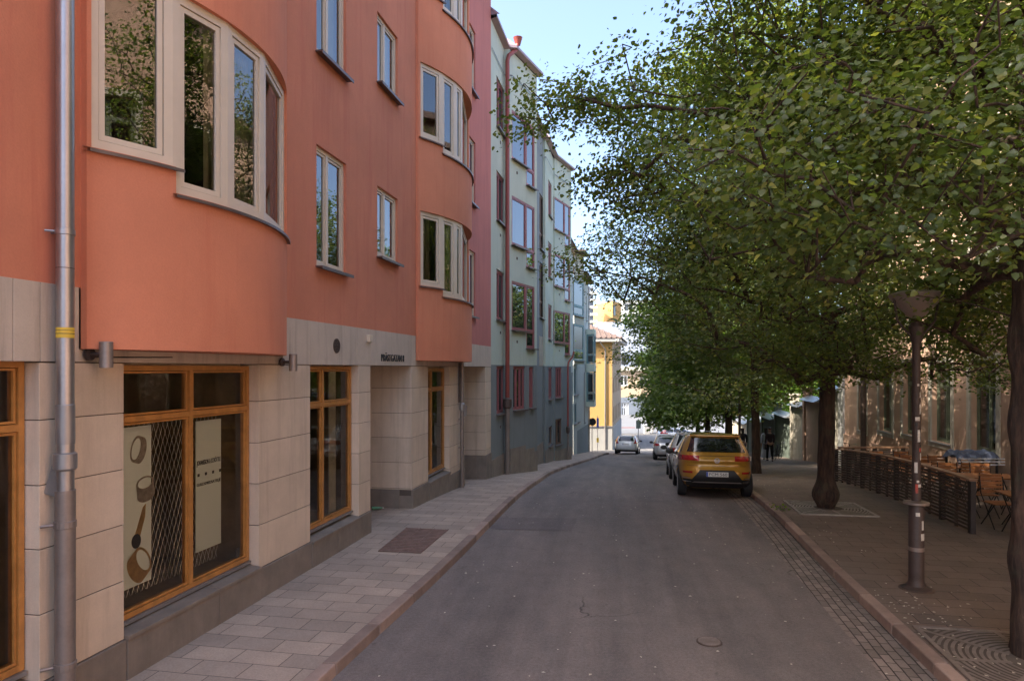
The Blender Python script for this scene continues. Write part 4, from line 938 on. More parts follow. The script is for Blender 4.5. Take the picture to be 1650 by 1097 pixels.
mb = MB(); wall_holes(mb, OT, 34, 52, -8, zr(4.5), hs, 0, .12); mb.quad(OT(34,0,-8), OT(34,-8,-8), OT(34,-8,zr(4.5)), OT(34,0,zr(4.5))); mb.build('wall', 'yellow_plaster', OB, fix=False)
for h in hs: window(OB, OT, *h, -.05, 'white_frame', .08, (.5,), ())
MB().add([OT(33.5,.5,zr(4.5)), OT(52.5,.5,zr(4.5)), OT(52.5,-4,zr(6.8)), OT(33.5,-4,zr(6.8))], [(0,1,2,3)]).build('roof', 'tile_roof', OB, fix=False)

# ================================================================== RIGHT HAND BUILDING AND GARDEN WALLS
PB_ = thing('pink_building', 'old pinkish rendered house with pale window surrounds behind the pavement cafe', 'building', FR(20, 0, gz(20)))
sE = SR(1361); zt = zr(10.5)
wr = [(SR(1607), SR(1564), -2.2, .22), (SR(1533), SR(1501), -2.2, .15), (SR(1473), SR(1455), -2.2, .15), (SR(1438), SR(1417), -2.3, .15), (SR(1396), SR(1384), -2.5, -.6)]
wr += [(10.6, 11.9, -2.0, .4), (6.5, 7.8, -2.0, .4), (2, 3.3, -2.0, .4)]
allw = []
for (a, b, c, d) in wr:
    allw.append((a, b, zr(c), zr(d))); 
    for L in (1, 2): allw.append((a, b, zr(-1.9+3.5*L), zr(.1+3.5*L)))
mb = MB(); wall_holes(mb, FR, -9, sE-.01, -7, zt, allw, 0, .22); mb.quad(FR(sE,0,-7), FR(sE,-10,-7), FR(sE,-10,zt), FR(sE,0,zt)); mb.build('wall', 'pink_render', PB_, fix=False)
for i, (a, b, c, d) in enumerate(allw):
    w = window(PB_, FR, a, b, c, d, -.15, 'green_frame' if i % 3 != 0 or i == 0 else 'green_frame', .07, (.5,) if b-a < 1.6 else (.33, .67), (.72,), 'pane_clear', False, room=.6, curtain=[(.05, .5, .02, .7, 'curtain')] if i in (0, 3, 6, 9) else None)
    k = MB()
    for q in ((a-.17, a, c-.17, d+.17), (b, b+.17, c-.17, d+.17), (a, b, c-.17, c-.03), (a, b, d, d+.17)): k.box(q[0], q[1], -.02, .035, q[2], q[3], FR)
    k.build('surround', 'gate_pale', w)
    k = MB(); k.box(a-.02, b+.02, -.14, .10, c-.028, c-.005, FR); k.build('sill', 'grey_tin', w)
mb = MB(); mb.box(-9.2, sE+.3, -10, .5, zt, zt+.25, FR); mb.build('roof_eave', 'tile_roof', PB_)
MB().box(sE, sE+.75, -.4, .08, -7, zr(1.6), FR).build('corner_pilaster', 'white_plaster', PB_)
k = MB(); s_ = SR(1397); k.tube([FR(s_,.14,gz(s_)), FR(s_,.14,zt)], .10, 10); k.build('downpipe', 'iron', PB_, smooth=True)
MB().box(-9, sE-.02, 0, .05, -7, gz(18)+.42, FR).build('base_course', 'pink_render', PB_)
def garden(s0, s1, top, m, lab, post=True, cop=True, name='garden_wall'):
    t = thing(name, lab, 'garden wall', FR((s0+s1)/2, 0, gz(DY*(s0+s1)/2)))
    MB().box(s0+.01, s1-.01, -.25, 0, -9, top, FR).build('panel', m, t)
    if post:
        k = MB(); k.box(s1-.35, s1+.02, -.35, .10, -9, top+.55, FR); k.box(s1-.42, s1+.09, -.42, .17, top+.55, top+.66, FR); k.build('post', m, t, bevel=.01)
    if cop:
        k = MB(); k.add([FR(s0,.38,top+.02), FR(s1-.36,.38,top+.02), FR(s1-.36,-.15,top+.26), FR(s0,-.15,top+.26), FR(s0,-.6,top+.02), FR(s1-.36,-.6,top+.02)], [(0,1,2,3), (3,2,5,4), (0,3,4), (1,5,2), (0,1,5,4)]); k.build('coping', 'grey_tin', t)
    k = MB(); 
    if m in ('gate_wood', 'gate_pale'):
        u = s0+.15
        while u < s1-.4: k.box(u, u+.02, 0, .015, -9, top, FR); u += .28
        k.build('board_strips', m, t)
    return t
e = sE+.76
t = garden(e, e+3.2, zr(-1.05), 'gate_pale', 'pale boarded gate with a dark scrawl beside the white corner pilaster', post=False)
k = MB(); rr = random.Random(5)
for j in range(7):
    z = zr(-1.6-j*.22); pts = [FR(e+.5+rr.random()*.4+i*.16, .03, z+rr.uniform(-.14,.14)) for i in range(9)]; k.tube(pts, .018, 5)
k.build('scrawl', 'ink', t)
garden(e+3.2, e+6.8, zr(-1.7), 'pink_render', 'pinkish plastered garden wall seen left of the second tree')
garden(e+6.8, e+10.0, zr(-2.15), 'gate_pale', 'tall pale timber gate post section with a heavy capped post')
garden(e+10.0, e+15.0, zr(-2.95), 'gate_wood', 'green boarded garden wall with sun flecks and tin coping')
garden(e+15.0, e+20, zr(-3.45), 'gate_wood', 'darker green boarded wall behind the two walking people')
garden(e+20, e+27, zr(-4.1), 'gate_wood', 'farther green boarded wall stepping down behind the thin lamp post')
garden(e+27, e+36, zr(-4.7), 'gate_pale', 'last pale garden wall far down the right pavement')

# ================================================================== TREES
def noise3(p, seed, f=1.0):
    k = np.array([[1.7,.9,-1.1],[-.8,1.9,.7],[.5,-1.3,2.1],[2.3,1.1,.4]])*f; ph = np.array([seed*1.3, seed*2.1+1, seed*.7+2, seed*3.1])
    return np.sin(p@k.T+ph).sum(1)/4
def raw_mesh(name, V, quads, m, parent, off, smooth=False, tris=False):
    me = bpy.data.meshes.new(name); V = (V-np.array(off)).astype(np.float32)
    me.vertices.add(len(V)); me.vertices.foreach_set('co', V.ravel())
    k = quads.shape[1]; me.loops.add(quads.size); me.loops.foreach_set('vertex_index', quads.astype(np.int32).ravel())
    me.polygons.add(len(quads)); me.polygons.foreach_set('loop_start', np.arange(0, quads.size, k, dtype=np.int32)); me.polygons.foreach_set('loop_total', np.full(len(quads), k, np.int32))
    me.update(calc_edges=True); me.materials.append(MATS[m])
    if smooth: me.polygons.foreach_set('use_smooth', np.ones(len(quads), bool))
    o = bpy.data.objects.new(name, me); link(o); o.parent = parent; return o
def leaves(centers, outward, per, size, r, flat, rng, detail=True, droop=.35):
    n = len(centers); N = n*per
    c = np.repeat(centers, per, 0); ow = np.repeat(outward, per, 0)
    a = rng.uniform(0, 2*np.pi, N); rad = r*np.sqrt(rng.uniform(0, 1, N))*rng.uniform(.7, 1.25, N)
    p = c+np.stack([rad*np.cos(a), rad*np.sin(a), rng.normal(0, flat, N)-droop*rad**2/r], 1)
    nrm = np.stack([rng.normal(0, .6, N), rng.normal(0, .6, N), np.ones(N)], 1)+ow*rng.uniform(0, .9, N)[:, None]
    nrm /= np.linalg.norm(nrm, axis=1)[:, None]
    t = np.stack([np.cos(a+rng.normal(0, .9, N)), np.sin(a+rng.normal(0, .9, N)), rng.normal(-.45, .35, N)], 1)
    t -= nrm*(t*nrm).sum(1)[:, None]; t /= np.linalg.norm(t, axis=1)[:, None]
    b = np.cross(nrm, t); L = (size*rng.uniform(.6, 1.25, N))[:, None]; W = L*np.where(rng.random(N) < .14, .15, rng.uniform(.42, .56, N))[:, None]
    if detail:
        up = nrm*L*.10
        vs = [p, p+t*L*.28+b*W+up, p+t*L*.72+b*W*.72+up*.6-nrm*L*.05, p+t*L*1.05-nrm*L*.12, p+t*L*.72-b*W*.72+up*.6-nrm*L*.05, p+t*L*.28-b*W+up]
        V = np.stack(vs, 1).reshape(-1, 3); i = np.arange(N)[:, None]*6
        Q = np.concatenate([i+np.array([[0,1,2,3]]), i+np.array([[0,3,4,5]])], 0)
    else:
        vs = [p, p+t*L*.5+b*W*1.05, p+t*L-nrm*L*.1, p+t*L*.5-b*W*1.05]
        V = np.stack(vs, 1).reshape(-1, 3); Q = np.arange(N)[:, None]*4+np.array([[0,1,2,3]])
    return V, Q
def linden(x, y, lobes, ncl, per, size, tr, lab, seed, leafm='leaf', height=11, fork=3.0, r=.42, detail=True, foot=1.25, burr=False, zbase=None, name='linden_tree', group='lindens along the right pavement', gapf=.20):
    rng = np.random.default_rng(seed); zb = (gz(y)+.115) if zbase is None else zbase
    t = thing(name, lab, 'tree', (x, y, zb), group=group)
    # trunk
    K = 28; nr = 60; zz = np.linspace(-.05, fork+1.3, nr); V = []
    lean = rng.uniform(-.02, .02, 2)
    for z in zz:
        rr = tr*(1-.22*z/(fork+1.3))*(1+ (foot-1 if foot < 1.4 else .1)*math.exp(-max(z,0)/.22)+ ((.52*math.exp(-((z-.30)/.20)**2)-.2*math.exp(-((z-.0)/.12)**2)) if foot > 1.4 else 0))
        for k in range(K):
            a = 2*math.pi*k/K; q = rr*(1+.05*math.sin(3*a+z*1.3+seed)+.035*math.sin(7*a+2.2*z)+.03*math.sin(z*9+a*4))
            if burr:
                for bz, ba, bs, bh in ((.95,2.9,.22,.20),(1.45,3.3,.16,.16),(2.35,3.0,.24,.26),(3.2,2.6,.2,.3),(.35,3.5,.25,.2),(2.0,4.4,.16,.15)): q += bs*tr*math.exp(-((z-bz)/bh)**2-((math.atan2(math.sin(a-ba), math.cos(a-ba)))/.55)**2)
            V.append((x+lean[0]*z+q*math.cos(a), y+lean[1]*z+q*math.sin(a), zb+z))
    V = np.array(V); i = np.arange(nr-1)[:, None]*K+np.arange(K)[None, :]; j = np.arange(nr-1)[:, None]*K+((np.arange(K)+1) % K)[None, :]
    Q = np.stack([i.ravel(), j.ravel(), (j+K).ravel(), (i+K).ravel()], 1)
    raw_mesh('trunk', V, Q, 'bark', t, (x, y, zb), smooth=True)
    # cluster centres spread through the lobes, thinned by a coarse noise so gaps open
    vol = np.array([l[3]*l[4]*l[5] for l in lobes], float)**.62; pr = vol/vol.sum(); C = []
    while len(C) < ncl:
        m = 4000; li = rng.choice(len(lobes), m, p=pr); Lb = np.array(lobes)[li]
        d = rng.normal(size=(m, 3)); d /= np.linalg.norm(d, axis=1)[:, None]; rad = rng.uniform(.12, 1, m)**.45
        p = Lb[:, :3]+d*Lb[:, 3:6]*rad[:, None]; p[:, 2] += zb
        nz = noise3(p, seed, .75)+.5*noise3(p, seed+5, 1.7); keep = nz > -gapf*2+rng.normal(0, .15, m)
        keep &= (p[:, 2] > zb+2.05)&(np.hypot(p[:, 0]-x, p[:, 1]-y) > .4)
        # keep the frontage free
        keep &= (p[:, 0]*DY-p[:, 1]*DX) > (-4.88*DY+1.0)
        keep &= (p[:, 0]*DY-p[:, 1]*DX) < (8.88*DY-.25) if leafm != 'leaf_bright' else True
        C.extend(p[keep].tolist())
    C = np.array(C[:ncl])
    # skeleton: centres join the nearest part of the growing skeleton, nearest to the stem first
    nodes = [(x+lean[0]*z, y+lean[1]*z, zb+z) for z in np.arange(fork-.6, height*.82, .45)]; par = [-1]+list(range(len(nodes)-1)); nT = len(nodes)
    order = np.argsort(np.hypot(C[:, 0]-x, C[:, 1]-y)+rng.normal(0, .3, len(C)))
    sub = order[::2] if not detail else order
    buf = np.zeros((len(sub)*8+200, 3)); buf[:nT] = nodes; cnt = nT; leafnode = []
    nodes = None; dist0 = lambda P_: np.hypot(P_[:, 0]-x, P_[:, 1]-y)
    for ci in sub:
        c = C[ci]; Pn = buf[:cnt]; dv = Pn-c; d2 = np.sqrt((dv**2).sum(1)); pen = d2+.9*np.maximum(0, Pn[:, 2]-c[2]+.15)+.55*np.maximum(0, dist0(Pn)-math.hypot(c[0]-x, c[1]-y))
        k = int(np.argmin(pen)); L = d2[k]; st = max(1, int(L/.4)); st = min(st, 7); a = buf[k].copy(); prev = k
        for q in range(1, st+1):
            u = q/st; pt = a+(c-a)*u; pt[2] += .05*L*math.sin(math.pi*u)
            if q < st: pt = pt+rng.normal(0, .035*L/st+.012, 3)
            buf[cnt] = pt; par.append(prev); prev = cnt; cnt += 1
            if cnt >= len(buf)-2: break
        if cnt >= len(buf)-10: break
    nodes = buf[:cnt]; par = np.array(par[:cnt]); wgt = np.zeros(cnt); wgt[nT:] = .35
    haschild = np.zeros(cnt, bool); haschild[par[par >= 0]] = True; wgt[~haschild] = 1
    for k in range(cnt-1, 0, -1):
        if par[k] >= 0: wgt[par[k]] += wgt[k]
    rad = .0052*wgt**.50; rad = np.minimum(rad, tr*.75); rad[:nT] = tr*.72*np.linspace(1, .22, nT)
    mask = (rad > (.0045 if detail else .013)); seg = [k for k in range(1, cnt) if mask[k]]
    seg = np.array(seg); A = nodes[par[seg]]; B = nodes[seg]; rA = rad[par[seg]]; rA = np.minimum(rA, rad[seg]*1.9); rB = rad[seg]
    D = B-A; D /= np.maximum(np.linalg.norm(D, axis=1), 1e-6)[:, None]; U = np.cross(D, np.array([.31, .22, .92])); U /= np.maximum(np.linalg.norm(U, axis=1), 1e-6)[:, None]; Wd = np.cross(D, U); K = 6; VV = []
    for ends, rr in ((A, rA), (B, rB)):
        for k in range(K):
            a = 2*math.pi*k/K; VV.append(ends+(U*math.cos(a)+Wd*math.sin(a))*rr[:, None])
    V = np.stack(VV, 1).reshape(-1, 3); base_ = np.arange(len(seg))[:, None]*2*K
    Q = np.concatenate([base_+np.array([[k, (k+1) % K, K+(k+1) % K, K+k]]) for k in range(K)], 0)
    raw_mesh('limbs', V, Q, 'bark', t, (x, y, zb), smooth=True)
    cen = np.array([x, y, zb+height*.5]); ow = C-cen; ow /= np.linalg.norm(ow, axis=1)[:, None]; ow[:, 2] *= .4
    V, Q = leaves(C, ow, per, size, r, .10, rng, detail)
    raw_mesh('crown', V, Q, leafm, t, (x, y, zb))
    return t
def crown(x, y, R0, H, zlow, seed):
    rg = random.Random(seed); L = [(x, y, zlow+2.6, R0*.80, R0*.80, 2.6), (x, y, (zlow+H)/2+.4, R0*.88, R0*.88, (H-zlow)*.42), (x, y, H-2.2, R0*.6, R0*.6, 2.4)]
    for i in range(10):
        a = 2*math.pi*i/10+rg.uniform(-.3, .3); d = R0*rg.uniform(.62, .8); z = rg.uniform(zlow+1.2, H-3.2); s = rg.uniform(1.1, 1.8)
        L.append((x+d*math.cos(a), y+d*math.sin(a), z, s*1.25, s*1.25, s*.8))
    return L
L1 = crown(5.4, 7.0, 4.4, 13.0, 3.2, 1)+[(2.5, 9.6, 6.7, 1.6, 1.6, .8), (1.0, 10.2, 6.85, 1.3, .9, .45), (1.9, 10.6, 5.8, 1.0, .9, .45), (3.2, 6.5, 8.2, 1.8, 2.2, 1.4), (6.8, 9.6, 3.9, 1.5, 1.8, .8), (8.6, 7.5, 4.6, 1.8, 1.8, 1.0)]
linden(5.36, 7.0, L1, 3600, 52, .057, .195, 'nearest linden with knobbly trunk cut off by the right edge', 3, height=13, fork=3.1, burr=True, foot=1.2)
L2 = crown(6.8, 14.5, 4.9, 11.8, 3.2, 2)+[(2.4, 13.6, 5.0, 1.7, 1.6, .8), (4.5, 12.0, 3.7, 2.0, 1.6, .9), (9.7, 14.0, 3.2, 1.5, 1.8, .7), (6.2, 13.4, 3.2, 1.6, 1.3, .6), (3.6, 14.0, 8.2, 1.8, 2.0, 1.2)]
linden(6.72, 14.6, L2, 2600, 46, .063, .175, 'linden with a swollen bulging foot standing in a square grate beside the slatted cafe fence', 5, height=13, fork=2.9, foot=1.45)
L3 = crown(8.85, 24.5, 4.9, 11.5, 2.9, 3)+[(5.2, 24, 4.2, 1.8, 2.0, 1.0), (7.0, 22.5, 3.2, 2.2, 1.8, .8)]
linden(8.8, 24.6, L3, 2000, 34, .10, .155, 'dark linden trunk just right of the golden car', 8, height=11.5, fork=2.8, r=.5, detail=False, foot=1.3)
linden(10.7, 33.8, crown(10.7, 33.8, 4.8, 11.5, 2.5, 4)+[(7.6, 33, 4.0, 2.0, 2.0, 1.2)], 1500, 28, .17, .19, 'linden whose trunk rises behind the roof of the golden car', 13, 'leaf_far', height=11.5, fork=2.6, r=.6, detail=False)
linden(13.0, 45.5, crown(13.0, 45.5, 4.9, 11.5, 2.0, 5)+[(9.9, 44.5, 3.6, 2.0, 2.0, 1.3)], 1200, 26, .21, .19, 'far linden with the right one of two slim trunks left of the golden roof', 17, 'leaf_far', height=11.5, fork=2.4, r=.7, detail=False)
linden(14.7, 54, crown(14.7, 54, 4.8, 11.5, 2.0, 6)+[(11.6, 53, 3.4, 2.0, 2.0, 1.4)], 1000, 26, .24, .19, 'farthest linden with the left one of two slim dark trunks above the parked cars', 19, 'leaf_far', height=11.5, fork=2.4, r=.7, detail=False)
for i, (s, n, lab) in enumerate([(38, -6, 'sunlit garden tree behind the pinkish garden wall'), (50, -5, 'bright green garden tree behind the green boarded walls'), (62, -4, 'light green tree behind the farthest garden wall')]):
    x, y, _ = FR(s, n, 0); linden(x, y, crown(x, y, 4.6, 9.5, 2.0, 20+i), 800, 26, .20, .17, lab, 30+i, 'leaf_bright', height=9.5, fork=2.2, r=.65, detail=False, zbase=gz(y), name='garden_tree', group='garden trees behind the walls')
# a sprout at the foot of the second tree
x, y, z = ground_at(1258, 822, .12); rg = np.random.default_rng(2)
t = thing('weed_sprout', 'small leafy sprout growing beside the grate of the second linden', 'plant', (x, y, z))
V, Q = leaves(np.array([[x, y, z+.06], [x-.12, y, z+.12], [x+.1, y, z+.03]]), np.zeros((3, 3)), 12, .05, .12, .04, rg); raw_mesh('foliage', V, Q, 'leaf_bright', t, (x, y, z))
mb = MB(); [mb.tube([(x+dx, y, z-.01), (x+dx*1.6, y, z+.12)], .004, 4) for dx in (-.07, 0, .06)]; mb.build('stem', 'gate_wood', t)
# fallen leaves, petals and litter, uncountable
rg = np.random.default_rng(9); V = []; Q = []
for k in range(620):
    y = rg.uniform(4.5, 26) if k < 430 else rg.uniform(5, 9); u = rg.random()
    if k < 430: x = CR(y)+rg.normal(0, .9) if u < .55 else CL(y)+rg.uniform(.0, 5)
    else: x = CR(y)+abs(rg.normal(.0, .55))
    on = x > CR(y)+.02; z = gz(y)+(.128 if on else .009); a = rg.uniform(0, 6.28); s = rg.uniform(.009, .026)
    if -.18 < x-CR(y) < .18: continue
    c, d = s*math.cos(a), s*math.sin(a); i = len(V); V += [(x+c, y+d, z), (x-d*.7, y+c*.7, z+.004), (x-c, y-d, z+.002), (x+d*.7, y-c*.7, z+.005)]; Q.append((i, i+1, i+2, i+3))
mb = MB(); mb.add(V, Q); o = mb.build('leaf_litter', 'litter', fix=False); tag(o, 'scattered pale fallen bracts and scraps along the right kerb and road', 'litter', kind='stuff')

# ================================================================== STREET FURNITURE
def street_lamp(x, y, H, lab, stickers=False, r=1.0):
    z = gz(y)+.115; t = thing('street_lamp', lab, 'street lamp', (x, y, z), group='park lamps on the right pavement')
    mb = MB(); mb.lathe([(.19,-.03), (.185,.02), (.12,.05), (.098,.10), (.094,.14), (.094,1.13), (.088,1.14)], (x, y, z), 24); b = mb.build('base_tube', 'lamp_brown', t, smooth=True)
    mb = MB(); mb.lathe([(.095,.51), (.097,.512), (.097,.56), (.095,.562)], (x, y, z), 24); mb.build('tape_band', 'worn_steel', b)
    mb = MB(); mb.lathe([(.155,1.13), (.158,1.14), (.155,1.16), (.06,1.175)], (x, y, z), 24); mb.build('collar_disc', 'worn_steel', t, smooth=True)
    mb = MB(); mb.lathe([(.058,1.16), (.052,1.7), (.050,H-.70), (.072,H-.60), (.095,H-.44), (.06,H-.38)], (x, y, z), 20); mb.build('pole', 'lamp_brown', t, smooth=True)
    for sg in (-1, 1):
        mb = MB(); mb.tube([(x+sg*.05, y, z+H-.58), (x+sg*.15, y, z+H-.48), (x+sg*.25, y, z+H-.36), (x+sg*.30, y, z+H-.06)], .016, 8); mb.build('arm', 'lamp_brown', t, smooth=True)
    mb = MB(); mb.lathe([(.06,H-.32), (.11,H-.29), (.22,H-.17), (.31,H-.06), (.335,H-.02), (.33,H), (.2,H+.04), (.05,H+.055)], (x, y, z), 32); mb.build('bowl_shade', 'lamp_bowl', t, smooth=True)
    if stickers:
        rr = random.Random(4); spec = [(1.28,.12,'sticker_red'), (1.42,.03,'sticker_white'), (1.55,.14,'sticker_white'), (1.72,.09,'sticker_white'), (1.83,.05,'sticker_red'), (1.96,.16,'sticker_white'), (2.17,.05,'ink'), (2.24,.05,'sticker_white'), (2.33,.13,'sticker_white'), (.80,.12,'sticker_white'), (.98,.05,'sticker_white'), (.66,.09,'sticker_white'), (2.55,.07,'sticker_white'), (1.36,.04,'sticker_white'), (2.06,.03,'ink'), (2.70,.03,'sticker_white'), (1.9,.02,'ink')]
        for i, (zz, h, m_) in enumerate(spec):
            rad_ = .0955 if zz < 1.13 else .0565-.003*(zz-1.2); a0 = -math.pi/2+rr.uniform(-1.1, .5); w = rr.uniform(.5, 1.1)*(.6 if zz < 1.1 else 1); mb = MB(); n = 6
            for k in range(n):
                a, b_ = a0+w*k/n, a0+w*(k+1)/n
                mb.quad(*[(x+rad_*math.cos(q), y+rad_*math.sin(q), z+zv) for q, zv in ((a, zz), (b_, zz), (b_, zz+h), (a, zz+h))])
            for rrow in range(1, int(h/.035)):     # rows of dark print on the larger stickers
                zq = zz+rrow*.035
            mb.build('sticker', m_, t, fix=False)
    return t
lx, ly, lz = ground_at(1476.5, 948, .115)
street_lamp(lx, ly, 3.93, 'brown park lamp with white bowl, stickered all over its pole, in the foreground', True)
street_lamp(9.0, 27.0, 4.0, 'thin dark park lamp behind the golden car with its head lost in leaves')
# pavement setts disturbed round the lamp foot
MB().lathe([(.215,0), (.215,.006), (.15,.02)], (lx, ly, gz(ly)+.115), 14).build('lamp_footing', 'iron')['kind'] = 'structure'

# round traffic sign seen from behind
x, y = P(954, 57.2), 57.2
t = thing('traffic_sign', 'round traffic sign seen from its dark back at the far left corner', 'traffic sign', (x, y, gz(y)+.1))
mb = MB(); mb.tube([(x, y, gz(y)), (x, y, zr(-4.15))], .035, 8); mb.build('post', 'zinc', t)
mb = MB(); mb.lathe([(.31,0), (.32,.01), (.32,.03), (.30,.035)], n=28, T=lambda a, b, c: (x+.02+a, y-.05+c, zr(-4.47)+b)); mb.build('sign_disc', 'dark_metal', t, smooth=True)
x, y = P(963, 62), 62
t = thing('sign_post', 'slim grey post with small blue and yellow plates before the white wall base', 'sign post', (x, y, gz(y)))
MB().tube([(x, y, gz(y)), (x, y, zr(-4.3))], .03, 8).build('post', 'zinc', t)
MB().box(x-.10, x+.10, y-.06, y-.04, zr(-5.35), zr(-4.5)).build('upper_plate', 'plate_blue', t); MB().box(x-.10, x+.10, y-.06, y-.04, zr(-6.7), zr(-6.3)).build('lower_plate', 'sticker_yellow', t)
x, y = P(1028.5, 74), 74
t = thing('sign_post', 'pale post with a grey box and a greenish sign plate by the sunny crossing', 'sign post', (x, y, gz(y)))
MB().tube([(x, y, gz(y)), (x, y, zr(-5.5))], .05, 8).build('post', 'zinc', t)
MB().box(x-.25, x+.25, y-.12, y-.06, zr(-6.5), zr(-5.6)).build('plate', 'gate_wood', t); MB().box(x-.2, x+.2, y-.2, y+.1, zr(-8.9), zr(-7.6)).build('cabinet', 'planter', t)
# barriers of the terraces in the square
for (a, b, Y, lab) in ((999, 1023, 92, 'left low terrace barrier with dark openings at the edge of the far square'), (1060, 1096, 95, 'right low terrace barrier with a reddish top rail in the far square')):
    x0, x1 = P(a, Y), P(b, Y); zt_b = zr((HY-691)*Y/F); zg = gz(Y)+.05
    t = thing('terrace_barrier', lab, 'barrier', ((x0+x1)/2, Y, zg)); 
    MB().box(x0, x1, Y, Y+.1, zt_b+.02, zt_b+.22).build('top_rail', 'red_pipe', t); MB().box(x0, x1, Y+.02, Y+.08, zt_b-.55, zt_b+.01).build('panel', 'iron', t)
    n = 8
    for i in range(n): xx = x0+(x1-x0)*i/(n-1); MB().box(xx-.07, xx+.07, Y-.02, Y+.12, zg, zt_b+.02).build('post', 'planter', t)
x, y = P(1004, 69), 69
t = thing('flower_planter', 'low planter of red flowers glimpsed over the roof of the white estate car', 'planter', (x, y, gz(y)))
MB().box(x-.8, x+.8, y-.3, y+.3, gz(y), gz(y)+.55).build('box', 'planter', t, bevel=.02)
rg = np.random.default_rng(12); c = np.stack([rg.uniform(x-.7, x+.7, 60), rg.uniform(y-.2, y+.2, 60), rg.uniform(gz(y)+.6, gz(y)+.95, 60)], 1)
V, Q = leaves(c, np.zeros((60, 3)), 8, .09, .12, .05, rg, False); raw_mesh('flowers', V, Q, 'petals', t, (x, y, gz(y)))
for i, (px, Y) in enumerate(((1042, 84), (1051, 85))):
    x = P(px, Y); t = thing('bollard', ['white square bollard in front of the far square', 'slim white bollard right of the square one'][i], 'bollard', (x, Y, gz(Y)))
    w_ = .35 if i == 0 else .15
    MB().box(x-w_, x+w_, Y-w_, Y+w_, gz(Y), gz(Y)+1.0).build('body', 'white_plaster', t, bevel=.03); MB().box(x-w_-.05, x+w_+.05, Y-w_-.05, Y+w_+.05, gz(Y)+1.0, gz(Y)+1.12).build('cap', 'planter', t, bevel=.02)

# green bottle lying in the entrance
x, y, z = ground_at(607, 821, .12); z += .035
t = thing('crushed_bottle', 'crumpled pale green bottle lying at the foot of the entrance plinth', 'bottle', (x, y, z))
MB().tube([(x-.10, y, z), (x-.09, y, z), (x+.03, y+.01, z+.005), (x+.09, y+.015, z), (x+.12, y+.02, z)], [.028, .036, .03, .02, .012], 10).build('bottle_body', 'bottle_green', t, smooth=True)
MB().tube([(x+.12, y+.02, z), (x+.14, y+.022, z)], .014, 8).build('cap', 'white_frame', t)

# ------------------------------------------------------------------ cafe fence
fa = Vector(ground_at(1566, 859, .115)); fb = Vector(ground_at(1347.5, 775, .115))
t = thing('cafe_fence', 'long dark slatted cafe fence with brown top rail beside the lamp post', 'fence', tuple(fa))
fd = (fb-fa); fd.z = 0; fl = fd.length; fd.normalize(); fn = Vector((-fd.y, fd.x, 0))
def zf(u): return fa.z+(fb.z-fa.z)*u/fl
def FE(u, n, h): p = fa+fd*u+fn*n; y = p.y; return (p.x, p.y, gz(y)+.115+h)
NP = 7; pu = [fl*i/NP for i in range(NP+1)]
for i, u in enumerate(pu): 
    w_ = .06 if i in (0,) else .045
    MB().box(u-w_, u+w_, -.045, .045, -.05, .93, FE).build('post', 'fence_post', t, bevel=.004)
for a, b in zip(pu, pu[1:]):
    k = MB(); m_ = (a+b)/2; k.box(m_-.03, m_+.03, -.02, .02, .0, .93, FE)
    for j in range(13):
        h = .05+j*.068; side = .024
        k.box(a+.05, b-.05, side+.002, side+.020, h, h+.040, FE)
    k.build('slat_panel', 'fence_dark', t)
k = MB(); N = 14
for i in range(N):
    u0, u1 = -.06+(fl+.12)*i/N, -.06+(fl+.12)*(i+1)/N; k.box(u0, u1-.002, -.07, .07, .935, .975, FE)
k.build('top_rail', 'fence_cap', t, bevel=.004)
# short return at the far end running to the house
t2 = thing('cafe_fence', 'short return of the cafe fence at its far end towards the house wall', 'fence', tuple(fb))
FG = lambda u, n, h: (fb.x+u*.999, fb.y-.12+n+u*.02, gz(fb.y)+.115+h)
for u in (.25, 1.1, 1.95): MB().box(u-.045, u+.045, -.04, .04, 0, 1.0, FG).build('post', 'fence_dark', t2)
k = MB()
for j in range(13): k.box(.1, 2.0, -.05, -.03, .05+j*.068, .096+j*.068, FG)
k.build('slat_panel', 'fence_dark', t2); MB().box(.0, 2.1, -.07, .07, 1.0, 1.04, FG).build('top_rail', 'fence_cap', t2)

# ------------------------------------------------------------------ cafe tables and chairs
def make_table():
    t = thing('cafe_table', 'x', 'table', group='slatted cafe tables behind the fence', world=False)
    mb = MB(); [mb.box(-.58, .58, -.34+i*.098, -.34+i*.098+.088, .71, .735) for i in range(7)]; mb.build('tabletop', 'cafe_wood', t, bevel=.004)
    mb = MB()
    for sx in (-.45, .45):
        mb.tube([(sx, -.3, 0), (sx, .3, .70)], .012, 6); mb.tube([(sx, .3, 0), (sx, -.3, .70)], .012, 6)
    mb.tube([(-.45, 0, .35), (.45, 0, .35)], .01, 6); mb.build('leg_frame', 'black', t); return t
def make_chair():
    t = thing('cafe_chair', 'x', 'chair', group='folding slatted cafe chairs behind the fence', world=False)
    mb = MB(); [mb.box(-.21, .21, -.2+i*.068, -.2+i*.068+.058, .44, .458) for i in range(6)]; mb.build('seat', 'cafe_wood', t, bevel=.003)
    mb = MB(); [mb.box(-.21, .21, .235+.012*i, .25+.012*i, .60+i*.075, .655+i*.075) for i in range(4)]; mb.build('backrest', 'cafe_wood', t, bevel=.003)
    for sx in (-.2, .2):
        mb = MB(); mb.tube([(sx, -.22, 0), (sx, .1, .42), (sx, .23, .58), (sx, .28, .90)], .011, 6); mb.build('back_leg', 'black', t)
        mb = MB(); mb.tube([(sx*.9, .26, 0), (sx*.9, -.18, .44)], .011, 6); mb.build('front_leg', 'black', t)
    return t
T0 = make_table(); C0 = make_chair(); ut = [False]; uc = [False]
